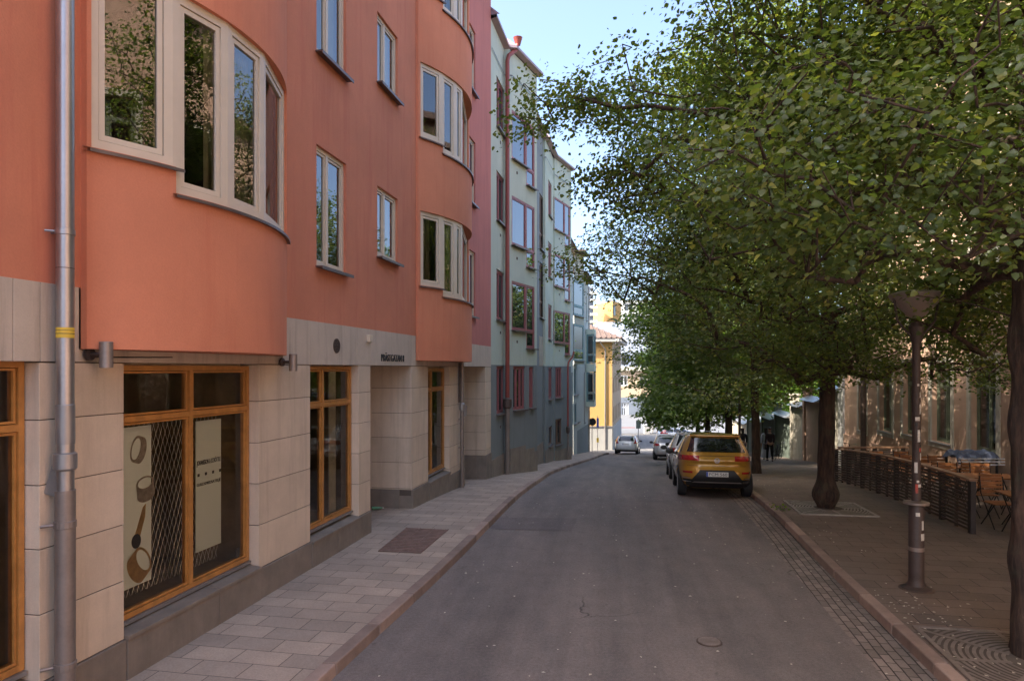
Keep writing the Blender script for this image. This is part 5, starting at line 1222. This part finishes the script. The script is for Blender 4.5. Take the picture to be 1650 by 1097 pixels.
def put(proto, flag, u, n, rz, lab):
    o = proto if not flag[0] else copy_tree(proto); flag[0] = True
    p = fa+fd*u-fn*n; o.location = (p.x, p.y, gz(p.y)+.12); o.rotation_euler = (0, 0, rz); o['label'] = lab
yaw = -math.atan2(DX, DY)
for i, (u, n) in enumerate([(-.05, 1.05), (2.3, 1.25), (4.5, 1.25), (6.7, 1.2)]):
    put(T0, ut, u, n, yaw+math.pi/2*0, ['nearest orange brown slatted table just right of the fence end post', 'second slatted cafe table behind the fence, counting from the near end', 'third slatted cafe table behind the fence, counting from the near end', 'last slatted cafe table in the far corner of the fence'][i])
ci = 0
nm = ['nearest', 'second', 'third', 'farthest']
for i, (u, n) in enumerate([(-.05, 1.05), (2.3, 1.25), (4.5, 1.25), (6.7, 1.2)]):
    for k, (du, dn, r_) in enumerate([(-.62, -.32, math.pi), (-.62, .32, math.pi), (.66, -.32, 0), (.66, .32, 0)]):
        put(C0, uc, u+du, n+dn, yaw+r_+(.0 if k % 2 else .06), f"folding wooden cafe chair at the {nm[i]} table, on its {'near' if k < 2 else 'far'} side, {'fence' if k % 2 == 0 else 'house'} end")
# covered trolley by the wall
x, y, z = FR(SR(1600)-.6, .75, 0); z = gz(y)+.12
t = thing('covered_stand', 'small service stand covered with a blue and white striped cloth by the house wall', 'stand', (x, y, z))
mb = MB(); N = 12
for i in range(N):
    for j in range(6):
        f = lambda i, j: (x-.55+1.1*i/N, y-.35+.7*j/6, z+1.02+.05*math.sin(i*1.4+j)-(.14 if j in (0, 6) else 0)-(.10 if i in (0, N) else 0))
        mb.quad(f(i, j), f(i+1, j), f(i+1, j+1), f(i, j+1))
mb.build('cloth_cover', 'blue_cloth', t, smooth=True, fix=False)
k = MB()
for i in range(3): k.box(x-.56, x+.56, y-.37-.004*i, y-.36, z+.88-.035*i*2, z+.91-.035*i*2)
k.build('white_stripes', 'cloth_white', t)
k = MB(); [k.box(x+a-.02, x+a+.02, y+b-.02, y+b+.02, z, z+.95) for a in (-.45, .45) for b in (-.25, .25)]; k.box(x-.45, x+.45, y-.25, y+.25, z+.45, z+.48); k.build('frame', 'black', t)
mb = MB(); [mb.lathe([(.03,0), (.035,.12), (.012,.18), (.012,.24)], (x+a, y-.1, z+.48), 10) for a in (-.1, .05, .2)]; mb.build('bottles', 'cloth_white', t)

# ------------------------------------------------------------------ bicycles
def bicycle(x, y, rz, lab):
    t = thing('bicycle', lab, 'bicycle', (x, y, gz(y)+.12), (R(6), 0, rz), world=False)
    for wx in (-.52, .52):
        mb = MB(); mb.tube([(wx+.33*math.cos(a), 0, .34+.33*math.sin(a)) for a in np.linspace(0, 2*math.pi, 25)], .017, 6, False); w_ = mb.build('wheel', 'tyre', t, smooth=True)
        mb = MB(); [mb.tube([(wx, 0, .34), (wx+.32*math.cos(a), 0, .34+.32*math.sin(a))], .003, 3) for a in np.linspace(0, 2*math.pi, 13)[:-1]]; mb.build('spokes', 'chrome', w_)
    mb = MB(); BB = (-.08, 0, .30); ST_ = (-.2, 0, .80); HD = (.32, 0, .82)
    for a, b in ((BB, ST_), (BB, HD), (ST_, HD), (BB, (-.52, 0, .34)), (ST_, (-.52, 0, .34)), (HD, (.52, 0, .34)), (HD, (.28, 0, .98))): mb.tube([a, b], .016, 6)
    mb.build('frame', 'dark_metal', t, smooth=True)
    mb = MB(); mb.tube([(.20,-.26,1.0), (.30,-.2,1.02), (.28,0,.98), (.30,.2,1.02), (.20,.26,1.0)], .013, 6); mb.build('handlebar', 'chrome', t)
    mb = MB(); mb.lathe([(.04,0), (.08,.03), (.06,.05)], (-.22, 0, .84), 10); mb.tube([(-.2,0,.8), (-.22,0,.86)], .013, 6); mb.build('saddle', 'black', t)
x, y, _ = FR(SR(1392), .55, 0); bicycle(x, y, math.pi/2+yaw, 'dark bicycle leaning on the pink house by the far end of the cafe fence')
x, y = P(1252, 37.5), 37.5; bicycle(x, y, .9, 'bicycle standing against the green wall right of the walking people')

# ================================================================== CARS
def car(name, label, x, y, yaw_extra, pnt, prof, lights, plate=None, width=1.0, length=4.2, rails=False, badge=False, group=None, wheelr=.335, axle=(.82, 3.42), low='black', cat='car', detail=1):
    """prof rows: (z, rear y, front y, half width). Local frame: x across, y forward from the rear bumper, z up"""
    dz = (gz(y+3)-gz(y))/3; t = thing(name, label, cat, (x, y, gz(y)+.004), (math.atan(dz), 0, -math.atan2(DX, DY)+yaw_extra), group, world=False)
    prof = [(a, b, c, d*width) for a, b, c, d in prof]; ex = 5.0
    Zs = [p[0] for p in prof]
    def row(z): return [float(np.interp(z, Zs, [p[i] for p in prof])) for i in (1, 2, 3)]
    def ring(z, yr, yf, w, off=0, n=56):
        out = []; mid, hl = (yr+yf)/2, (yf-yr)/2
        for k in range(n):
            a = 2*math.pi*k/n; c, s = math.cos(a), math.sin(a); e = 2/ex
            out.append(((w+off)*math.copysign(abs(c)**e, c), mid+(hl+off)*math.copysign(abs(s)**e, s), z))
        return out
    def rear(px, z, off=.006):
        yr, yf, w = row(z); mid, hl = (yr+yf)/2, (yf-yr)/2
        return (px, mid-(hl)*(max(0, 1-abs(px/w)**ex))**(1/ex)-off, z)
    def side(sg, py, z, off=.006):
        yr, yf, w = row(z); mid, hl = (yr+yf)/2, (yf-yr)/2; v = max(-1, min(1, (py-mid)/hl))
        return (sg*(w*(max(0, 1-abs(v)**ex))**(1/ex)+off), py, z)
    n = 56; mb = MB(); zz = np.concatenate([np.linspace(prof[0][0], prof[-1][0], 36)]); V = []
    for z in zz: V += ring(z, *row(z))
    fs = [(i*n+k, i*n+(k+1) % n, (i+1)*n+(k+1) % n, (i+1)*n+k) for i in range(len(zz)-1) for k in range(n)]
    fs += [tuple(range(n))[::-1]]
    # crowned roof
    yr, yf, w = row(zz[-1]); base_ = len(V)-n; mid, hl = (yr+yf)/2, (yf-yr)/2; prev = base_
    for q, (sc_, dzz) in enumerate(((.8, .022), (.45, .038), (.05, .042))):
        V += [(p[0]*sc_, mid+(p[1]-mid)*sc_, zz[-1]+dzz) for p in ring(zz[-1], yr, yf, w)]; cur = len(V)-n
        fs += [(prev+k, prev+(k+1) % n, cur+(k+1) % n, cur+k) for k in range(n)]; prev = cur
    fs.append(tuple(range(prev, prev+n)))
    mb.add(V, fs); bo = mb.build('body', pnt, t, smooth=True, angle=40)
    # wheel arches cut into the body
    bpy.context.view_layer.update()
    cutters = []
    for ay in axle:
        for sg in (-1, 1):
            c = MB(); c.lathe([(wheelr+.05,-.16), (wheelr+.05,.16)], n=28, T=lambda a, b, h, ay=ay, sg=sg: (sg*(prof[2][3]-.04)+h, ay+a, wheelr+b)); cutters.append(c.build('cutter', 'black'))
    for c in cutters:
        md = bo.modifiers.new('b', 'BOOLEAN'); md.operation = 'DIFFERENCE'; md.object = c; md.solver = 'EXACT'
        c.matrix_world = Matrix.LocRotScale(t.location, t.rotation_euler, None)
    bpy.context.view_layer.update(); dg = bpy.context.evaluated_depsgraph_get(); dg.update()
    me = bpy.data.meshes.new_from_object(bo.evaluated_get(dg)); old = bo.data; bo.modifiers.clear()
    if len(me.polygons) > 200: bo.data = me
    for c in cutters: bpy.data.objects.remove(c)
    bo.data.polygons.foreach_set('use_smooth', [True]*len(bo.data.polygons)); bo.data.set_sharp_from_angle(angle=R(32))
    def patch(nm, f, u0, u1, z0, z1, m, off=.006, nu=12, nz=6, taper=0.0, smooth=True, parent=None, thick=.0, tb=0.0):
        k = MB(); V = []
        for j in range(nz+1):
            z = z0+(z1-z0)*j/nz; q = taper*j/nz+tb*(1-j/nz)
            for i in range(nu+1):
                u = (u0+q)+(u1-q-(u0+q))*i/nu; V.append(f(u, z, off))
        k.add(V, [(j*(nu+1)+i, j*(nu+1)+i+1, (j+1)*(nu+1)+i+1, (j+1)*(nu+1)+i) for j in range(nz) for i in range(nu)])
        return k.build(nm, m, parent or t, smooth=smooth, fix=False)
    L = lights
    # windows
    g0, g1, gw, gt = L['glass']
    rw = patch('rear_window', rear, -gw*width, gw*width, g0, g1, 'car_glass', .010, 16, 6, taper=gt)
    s0, s1, sr0, sf0, sr1, sf1 = L['side']
    for sg in (-1, 1):
        nwin = L.get('nwin', 2)
        for i in range(nwin):
            k = MB(); V = []; nu = 8; nz = 5
            for j in range(nz+1):
                z = s0+(s1-s0)*j/nz; a = sr0+(sr1-sr0)*j/nz; b = sf0+(sf1-sf0)*j/nz
                c0 = a+(b-a)*i/nwin+.03; c1 = a+(b-a)*(i+1)/nwin-.03
                for q in range(nu+1): V.append(side(sg, c0+(c1-c0)*q/nu, z, .008))
            k.add(V, [(j*(nu+1)+q, j*(nu+1)+q+1, (j+1)*(nu+1)+q+1, (j+1)*(nu+1)+q) for j in range(nz) for q in range(nu)]); k.build('side_window', 'car_glass', t, smooth=True, fix=False)
        # belt trim, sill cladding and door seams
        k = MB(); yy = np.linspace(.25, length-.3, 26)
        for a, b in zip(yy, yy[1:]):
            if any(abs((a+b)/2-q) < wheelr+.09 for q in axle): continue
            k.quad(side(sg, a, prof[0][0]+.01, .012), side(sg, b, prof[0][0]+.01, .012), side(sg, b, .40, .012), side(sg, a, .40, .012))
        k.build('sill_cladding', low, t, fix=False)
        k = MB()
        for q in (axle[0]+.42, (axle[0]+axle[1])/2+.12, axle[1]-.42):
            for j in range(8):
                z0, z1 = .42+.075*j, .42+.075*(j+1); k.quad(side(sg, q, z0, .003), side(sg, q+.010, z0, .003), side(sg, q+.010, z1, .003), side(sg, q, z1, .003))
        k.build('door_seam', 'black', t, fix=False)
        k = MB(); [k.tube([side(sg, axle[0]+.75+o_, .90, .02), side(sg, axle[0]+.93+o_, .90, .02)], .012, 6) for o_ in (0, 1.05)]; k.build('door_handle', 'chrome', t)
        w_ = row(1.0)[2]; my = sf0-.38
        k = MB(); k.lathe([(.02,-.05), (.085,-.04), (.10,0), (.085,.05), (.03,.06)], n=12, T=lambda a, b, c: (sg*(w_+.13)+a*1.15, my+c, 1.03+b*.75)); k.tube([(sg*(w_-.02), my, .98), (sg*(w_+.08), my, 1.0)], .022, 6); k.build('mirror', 'black', t, smooth=True)
        # wheel arch lips
        for ay in axle:
            k = MB(); N = 18
            for i in range(N):
                a0 = math.pi*(-.08+1.16*i/N); a1 = math.pi*(-.08+1.16*(i+1)/N); r0, r1 = wheelr+.045, wheelr+.095
                P_ = [(ay+r*math.cos(a), wheelr+r*math.sin(a)) for r, a in ((r0, a0), (r0, a1), (r1, a1), (r1, a0))]
                k.quad(*[side(sg, p[0], max(p[1], .24), .012) for p in P_])
            k.build('arch_lip', low, t, fix=False)
    wf = prof[3][3]
    for ay in axle:
        for sg in (-1, 1):
            xw = sg*(wf-.115); TW_ = lambda a, b, h: (xw+h, ay+a, wheelr+b); k = MB()
            k.lathe([(wheelr*.62,-.10), (wheelr*.93,-.112), (wheelr,-.085), (wheelr,.085), (wheelr*.93,.112), (wheelr*.62,.10)], n=30, T=TW_); w_ = k.build('wheel', 'tyre', t, smooth=True)
            k = MB(); so_ = .104*sg
            for i in range(10):
                a = 2*math.pi*i/10; c, s = math.cos(a), math.sin(a)
                q = [(c*.03-s*.02, s*.03+c*.02), (c*wheelr*.62-s*.022, s*wheelr*.62+c*.022), (c*wheelr*.62+s*.022, s*wheelr*.62-c*.022), (c*.03+s*.02, s*.03-c*.02)]
                k.poly([TW_(u, v, so_) for u, v in q])
            k.lathe([(wheelr*.60,.095*sg), (wheelr*.66,.108*sg), (wheelr*.61,.112*sg)], n=30, T=TW_); k.lathe([(.05,.09*sg), (.05,.112*sg)], n=14, T=TW_); k.build('rim', 'chrome', w_, fix=False)
    # lights
    for sg in (-1, 1):
        for (a0, a1, z0, z1, wrap) in L['tail']:
            k = MB(); V = []; nu = 14; nz = 4; yr, yf, w = row((z0+z1)/2)
            for j in range(nz+1):
                z = z0+(z1-z0)*j/nz
                for i in range(nu+1):
                    u = i/nu; w2 = row(z)[2]
                    if u < .62: p = rear(sg*(a0*width+(min(a1*width, w2*.955)-a0*width)*u/.62), z, .012)
                    else:
                        p0 = rear(sg*min(a1*width, w2*.955), z, .012); yq = p0[1]+(wrap)*(u-.62)/.38; p = side(sg, yq, z, .012)
                    V.append(p)
            k.add(V, [(j*(nu+1)+i, j*(nu+1)+i+1, (j+1)*(nu+1)+i+1, (j+1)*(nu+1)+i) for j in range(nz) for i in range(nu)]); k.build('tail_light', 'tail_red', t, smooth=True, fix=False)
    for (nm, a0, a1, z0, z1, m_, tp, off) in L.get('bands', ()):
        if a0 < 0: patch(nm, rear, a0*width, a1*width, z0, z1, m_, off, 22, 4, taper=tp)
        else:
            for sg in (-1, 1): patch(nm, rear, sg*a0*width, sg*a1*width, z0, z1, m_, off, 10, 3, taper=sg*tp)
    sp_ = L.get('spoiler')
    if sp_:
        z, dpt, ww = sp_; k = MB(); V = []; N = 14; yr = row(z)[0]
        for i in range(N+1):
            u = -ww+2*ww*i/N; c = .06*(u/ww)**2; V += [(u, yr-dpt+c, z-.015), (u, yr-dpt+c, z+.015), (u, yr+.45, z+.05), (u, yr+.45, z-.03)]
        k.add(V, [(4*i+a, 4*i+(a+1) % 4, 4*i+4+(a+1) % 4, 4*i+4+a) for i in range(N) for a in range(4)]+[(0,1,2,3), (4*N+3,4*N+2,4*N+1,4*N)]); k.build('roof_spoiler', pnt, t, smooth=True)
    k = MB(); q = rear(.12, g0+.05, .03); k.tube([(-.02, q[1]+.0, g0+.03), (.25, rear(.25, g0+.10, .025)[1], g0+.11)], .010, 5); k.build('wiper', 'black', t)
    if plate:
        z = L['plate_z']; yq = rear(0, z, .02)[1]
        k = MB(); k.box(-.26, .26, yq-.01, yq+.03, z-.056, z+.056); po = k.build('number_plate', 'plate_white', t)
        k = MB(); k.box(-.26, -.215, yq-.0125, yq-.0105, z-.055, z+.055); k.build('plate_band', 'plate_blue', po)
        if plate != '-':
            TT = lambda u, n, zz_: (u, yq-.010-n, zz_); text_mb(plate, TT, -.19, z-.036, .42, .072, .002, .004).build('plate_lettering', 'ink', po, fix=False)
    if badge:
        z = badge; yq = rear(0, z, .012)[1]; k = MB(); k.tube([(.058*math.cos(a), yq-.006, z+.058*math.sin(a)) for a in np.linspace(0, 2*math.pi, 25)], .006, 5, False)
        for pts in ([(-.042,.030), (-.030,.034), (-.004,-.004), (-.012,-.012)], [(.042,.030), (.030,.034), (.004,-.004), (.012,-.012)], [(-.05,.008), (-.041,.012), (-.016,-.045), (-.024,-.048)], [(.05,.008), (.041,.012), (.016,-.045), (.024,-.048)], [(-.024,-.048), (-.016,-.045), (.002,-.008), (-.004,-.006)], [(.024,-.048), (.016,-.045), (-.002,-.008), (.004,-.006)]):
            k.prism(pts, (yq-.010, yq-.004), lambda u, n_, w__: (u, n_, z+w__))
        k.build('badge', 'zinc', t)
    if rails:
        for sg in (-1, 1):
            w_ = row(zz[-1])[2]*.86; k = MB(); k.tube([(sg*w_, yr+.35, zz[-1]+.0), (sg*w_, yr+.55, zz[-1]+.075), (sg*w_, yf-.5, zz[-1]+.075), (sg*w_, yf-.25, zz[-1]+.0)], .018, 6); k.build('roof_rail', 'zinc', t, smooth=True)
    k = MB(); k.tube([(.18, yr+.9, zz[-1]+.03), (.18, yr+.72, zz[-1]+.10)], .006, 5); k.build('antenna', 'black', t)
    return t
suv = [(.23,.30,3.95,.76), (.30,.16,4.10,.84), (.40,.06,4.17,.885), (.52,.01,4.20,.905), (.66,.0,4.21,.912), (.76,.05,4.20,.908), (.84,.06,4.18,.905), (.93,.03,4.12,.905), (1.0,.06,4.0,.895), (1.06,.11,3.75,.875), (1.11,.15,3.15,.85), (1.18,.20,2.98,.82), (1.34,.33,2.62,.745), (1.46,.44,2.35,.685), (1.52,.52,2.15,.645), (1.555,.66,1.95,.57)]
Lg = dict(glass=(1.13,1.47,.70,.125), side=(1.12,1.47,.55,3.02,.98,2.20), nwin=3, tail=[(.42,.90,.92,1.045,.30)], plate_z=.60, spoiler=(1.525,.10,.60),
    bands=[('bumper_cladding',-.86,.86,.25,.47,'black',0,.016), ('bumper_insert',-.60,.60,.46,.70,'black',.20,.014), ('reflector',.58,.80,.615,.665,'tail_red',0,.022), ('chrome_strip',.62,.86,.485,.505,'chrome',0,.024), ('chrome_corner',.60,.82,.40,.415,'chrome',.02,.024), ('diffuser_trim',-.60,.60,.385,.415,'zinc',.06,.03), ('tailgate_seam',-.70,.70,.795,.803,'black',0,.004), ('tailgate_lip',-.42,.42,1.035,1.045,'black',0,.004)])
X = lambda px, Y: (px-HX)/F*Y
car('parked_car', 'golden yellow compact suv parked at the right kerb in front, number plate FCM 560', 4.98, 16.55, 0, 'paint_gold', suv, Lg, 'FCM 560', badge=.93)
car('parked_car', 'silver grey suv with roof rails parked directly ahead of the golden car', 6.02, 22.0, 0, 'paint_white_silver', suv, dict(Lg, bands=Lg['bands'][:3]), '-', rails=True, width=1.0)
hatch = [(.20,.26,3.75,.74), (.28,.12,3.9,.80), (.40,.03,3.98,.845), (.55,.0,4.0,.86), (.70,.02,4.0,.862), (.82,.07,3.96,.86), (.92,.11,3.85,.85), (1.0,.18,3.3,.83), (1.10,.27,2.95,.79), (1.28,.45,2.55,.715), (1.40,.60,2.25,.655), (1.46,.78,2.0,.58)]
Lh = dict(glass=(1.02,1.36,.62,.10), side=(1.02,1.38,.62,2.95,1.05,2.2), nwin=2, tail=[(.52,.86,.84,.98,.28)], plate_z=.74, spoiler=(1.43,.10,.55), bands=[('bumper_cladding',-.74,.74,.22,.33,'black',0,.014), ('handle_trim',-.28,.28,.86,.885,'chrome',0,.014)])
car('parked_car', 'light silver hatchback parked at the kerb halfway down the street', X(1077, 40.4), 40.4, 0, 'paint_silver', hatch, Lh, '-', length=4.0, axle=(.72, 3.22), wheelr=.31)
est = [(.20,.28,4.5,.76), (.28,.14,4.66,.84), (.40,.03,4.74,.90), (.55,.0,4.76,.925), (.70,.0,4.76,.925), (.82,.04,4.72,.92), (.92,.07,4.55,.91), (.98,.10,3.9,.895), (1.06,.16,3.5,.86), (1.22,.34,3.1,.78), (1.36,.50,2.75,.70), (1.43,.62,2.5,.65), (1.47,.80,2.2,.58)]
Le = dict(glass=(1.03,1.37,.60,.10), side=(1.03,1.38,.55,3.5,.95,2.75), nwin=3, tail=[(.60,.92,.84,.96,.25), (.66,.90,.95,1.36,.06)], plate_z=.80, spoiler=(1.45,.10,.60), bands=[('bumper_cladding',-.80,.80,.22,.34,'black',0,.014)])
car('estate_car', 'white estate car with tall red tail lights waiting at the end of the street', X(1008.5, 53.2), 53.2, -.04, 'paint_white', est, Le, '-', length=4.76, axle=(1.0, 3.85), wheelr=.33)
car('parked_car', 'grey silver car parked between the silver suv and the silver hatchback', 8.25, 31.5, 0, 'paint_grey', hatch, Lh, '-', length=4.0, axle=(.72, 3.22), wheelr=.31)
car('parked_car', 'white car parked last in the kerbside row before the crossing', 12.0, 47.5, 0, 'paint_white', est, Le, '-', length=4.76, axle=(1.0, 3.85), wheelr=.33)
t = car('crossing_car', 'white car driving sideways across the sunny crossing street', X(1060, 76), 76, -math.pi/2+.2, 'paint_white', est, Le, '-', length=4.76, axle=(1.0, 3.85), wheelr=.33)

# ================================================================== PEOPLE
def skinned(name, joints, edges, m, parent, sub=2, root=0):
    me = bpy.data.meshes.new(name); me.from_pydata([j[:3] for j in joints], edges, []); o = bpy.data.objects.new(name, me); link(o); me.materials.append(MATS[m])
    sk = o.modifiers.new('skin', 'SKIN'); sk.use_smooth_shade = True
    for i, j in enumerate(joints):
        v = me.skin_vertices[0].data[i]; v.radius = (j[3], j[4] if len(j) > 4 else j[3]); v.use_root = (i == root)
    sb = o.modifiers.new('sub', 'SUBSURF'); sb.levels = sub; sb.render_levels = sub
    bpy.context.view_layer.update(); dg = bpy.context.evaluated_depsgraph_get(); dg.update()
    m2 = bpy.data.meshes.new_from_object(o.evaluated_get(dg)); o.modifiers.clear(); o.data = m2
    m2.polygons.foreach_set('use_smooth', [True]*len(m2.polygons)); o.parent = parent; return o
def person(x, y, rz, lab, top, legs, hairlen=.0, skirt=None, stride=.16, bag=None, h=1.0, walkarm=.12):
    z = gz(y)+.125; t = thing('person', lab, 'person', (x, y, z), (0, 0, rz), world=False); t.scale = (h, h, h)
    s = stride
    J = [(0,0,.95,.13,.10), (0,0,1.12,.12,.09), (0,.0,1.30,.15,.10), (0,.0,1.44,.08,.07), (0,.01,1.50,.05,.05), (0,.02,1.58,.075,.085), (0,.02,1.68,.085,.095), (0,.02,1.745,.06,.07)]
    E = [(0,1), (1,2), (2,3), (3,4), (4,5), (5,6), (6,7)]
    for sg, ph in ((-1, 1), (1, -1)):
        b = len(J); J += [(sg*.17,0,1.40,.055), (sg*.22,-.02-ph*.05,1.15,.042), (sg*.23,.03-ph*walkarm,.90,.034), (sg*.225,.05-ph*walkarm*1.2,.80,.035,.018)]
        E += [(3,b), (b,b+1), (b+1,b+2), (b+2,b+3)]
        # five fingers
        for f in range(5):
            k = len(J); fx = sg*.225+(f-2)*.014; L_ = (.05,.075,.08,.075,.06)[f]; J += [(fx-(sg*.02 if f == 0 else 0), .05-ph*walkarm*1.2+(.025 if f == 0 else 0), .80-L_*.55, .009), (fx-(sg*.02 if f == 0 else 0), .062-ph*walkarm*1.2+(.02 if f == 0 else 0), .80-L_, .008)]; E += [(b+3,k), (k,k+1)]
        b = len(J); J += [(sg*.09,0,.88,.085), (sg*.095,ph*s*.5+.03,.50,.058), (sg*.095,ph*s,.09,.038), (sg*.10,ph*s+.10,.035,.036,.028), (sg*.10,ph*s+.17,.03,.03,.022)]
        E += [(0,b), (b,b+1), (b+1,b+2), (b+2,b+3), (b+3,b+4)]
    skinned('body', J, E, 'skin', t)
    # nose and ears
    k = MB(); k.add([(0,.135,1.655), (.015,.105,1.64), (-.015,.105,1.64), (0,.10,1.70)], [(0,1,2), (0,1,3), (0,2,3), (1,2,3)]); k.build('nose', 'skin', t)
    T_ = [(0,0,.93,.15,.12), (0,0,1.12,.145,.115), (0,0,1.30,.17,.12), (0,0,1.43,.10,.085)]; TE = [(0,1), (1,2), (2,3)]
    for sg, ph in ((-1, 1), (1, -1)):
        b = len(T_); T_ += [(sg*.18,0,1.40,.068), (sg*.225,-.02-ph*.05,1.15,.055), (sg*.235,.03-ph*walkarm,.93,.046)]; TE += [(3,b), (b,b+1), (b+1,b+2)]
    skinned('jacket', T_, TE, top, t)
    if skirt:
        k = MB(); k.lathe([(.15,1.0), (.17,.9), (.22,.55), (.26,.15)], n=20); k.build('skirt', skirt, t, smooth=True)
    else:
        G_ = [(0,0,.96,.145,.12)]; GE = []
        for sg, ph in ((-1, 1), (1, -1)):
            b = len(G_); G_ += [(sg*.09,0,.86,.098), (sg*.095,ph*s*.5+.03,.50,.075), (sg*.095,ph*s,.10,.062)]; GE += [(0,b), (b,b+1), (b+1,b+2)]
        skinned('trousers', G_, GE, legs, t)
    for sg, ph in ((-1, 1), (1, -1)): skinned('shoe', [(sg*.10,ph*s-.03,.05,.045,.045), (sg*.10,ph*s+.08,.04,.045,.036), (sg*.10,ph*s+.17,.035,.036,.026)], [(0,1), (1,2)], 'black', t)
    H_ = [(0,-.01,1.66,.098,.10), (0,-.005,1.74,.09,.10), (0,.0,1.79,.05,.06)]; HE = [(0,1), (1,2)]
    if hairlen: H_ += [(0,-.07,1.52,.085,.05), (0,-.08,1.52-hairlen,.06,.03)]; HE += [(0,3), (3,4)]
    skinned('hair', H_, HE, 'hair', t)
    if bag:
        k = MB(); k.box(-.30, -.22, -.16, .16, .62, .92); k.build('shoulder_bag', bag, t, bevel=.02); k = MB(); k.tube([(-.26,-.1,.9), (-.2,0,1.42), (-.26,.1,.9)], .012, 5); k.build('bag_strap', bag, t)
    return t
person(X(1240.5, 36.0), 36.0, yaw+.1, 'person in dark top and black trousers with shoulder bag walking away beside the green wall', 'shirt_dark', 'trousers', bag='black')
person(X(1234, 37.2), 37.2, yaw-.15, 'person dressed in white half hidden behind the third linden trunk', 'cloth_white', 'cloth_white', hairlen=.12, skirt='cloth_white')
person(X(1196.5, 38.5), 38.5, yaw, 'person with long dark hair and black top walking right behind the golden car', 'shirt_black', 'trousers', hairlen=.25)
for i, (px, Y) in enumerate(((1061.5, 84.5),)):
    person(X(px, Y), Y, .8, 'tiny person in white crossing the sunny street in the distance', 'cloth_white', 'trousers')

# ================================================================== CAMERA, SUN, SKY
cam = bpy.data.cameras.new('camera'); co = bpy.data.objects.new('camera', cam); link(co)
co.location = (0, 0, CZ); co.rotation_euler = (R(90), 0, 0); cam.lens = 24; cam.sensor_width = 36; cam.sensor_fit = 'HORIZONTAL'
cam.shift_y = 45/1650; cam.clip_start = .1; cam.clip_end = 2000; SC.camera = co
SUN_EL, SUN_AZ = R(47), R(-116)      # azimuth clockwise from +Y: the sun stands over the left-hand roofs, a little behind the eye
sd = Vector((math.sin(SUN_AZ)*math.cos(SUN_EL), math.cos(SUN_AZ)*math.cos(SUN_EL), math.sin(SUN_EL)))
sl = bpy.data.lights.new('sun', 'SUN'); sl.energy = 2.9; sl.angle = R(.53); sl.color = (1, .90, .76)
so = bpy.data.objects.new('sun', sl); link(so); so.rotation_euler = (-sd).to_track_quat('-Z', 'Y').to_euler(); so.location = (-20, -10, 40)
w = bpy.data.worlds.new('World'); SC.world = w; w.use_nodes = True; nt = w.node_tree
bg = nt.nodes['Background']; sky = nt.nodes.new('ShaderNodeTexSky'); sky.sky_type = 'NISHITA'; sky.sun_disc = False
sky.sun_elevation = SUN_EL; sky.sun_rotation = SUN_AZ % (2*math.pi); sky.air_density = .6; sky.dust_density = 5.0; sky.ozone_density = 3.0
tn = nt.nodes.new('ShaderNodeMix'); tn.data_type = 'RGBA'; tn.blend_type = 'MULTIPLY'; tn.inputs[0].default_value = 1; tn.inputs[7].default_value = (1.0, 1.0, .95, 1)
nt.links.new(sky.outputs[0], tn.inputs[6]); nt.links.new(tn.outputs[2], bg.inputs[0]); bg.inputs[1].default_value = .15
SC.view_settings.view_transform = 'Standard'; SC.view_settings.look = 'None'; SC.view_settings.gamma = 1; SC.view_settings.exposure = 2.42
SC.cycles.max_bounces = 8; SC.cycles.transparent_max_bounces = 12
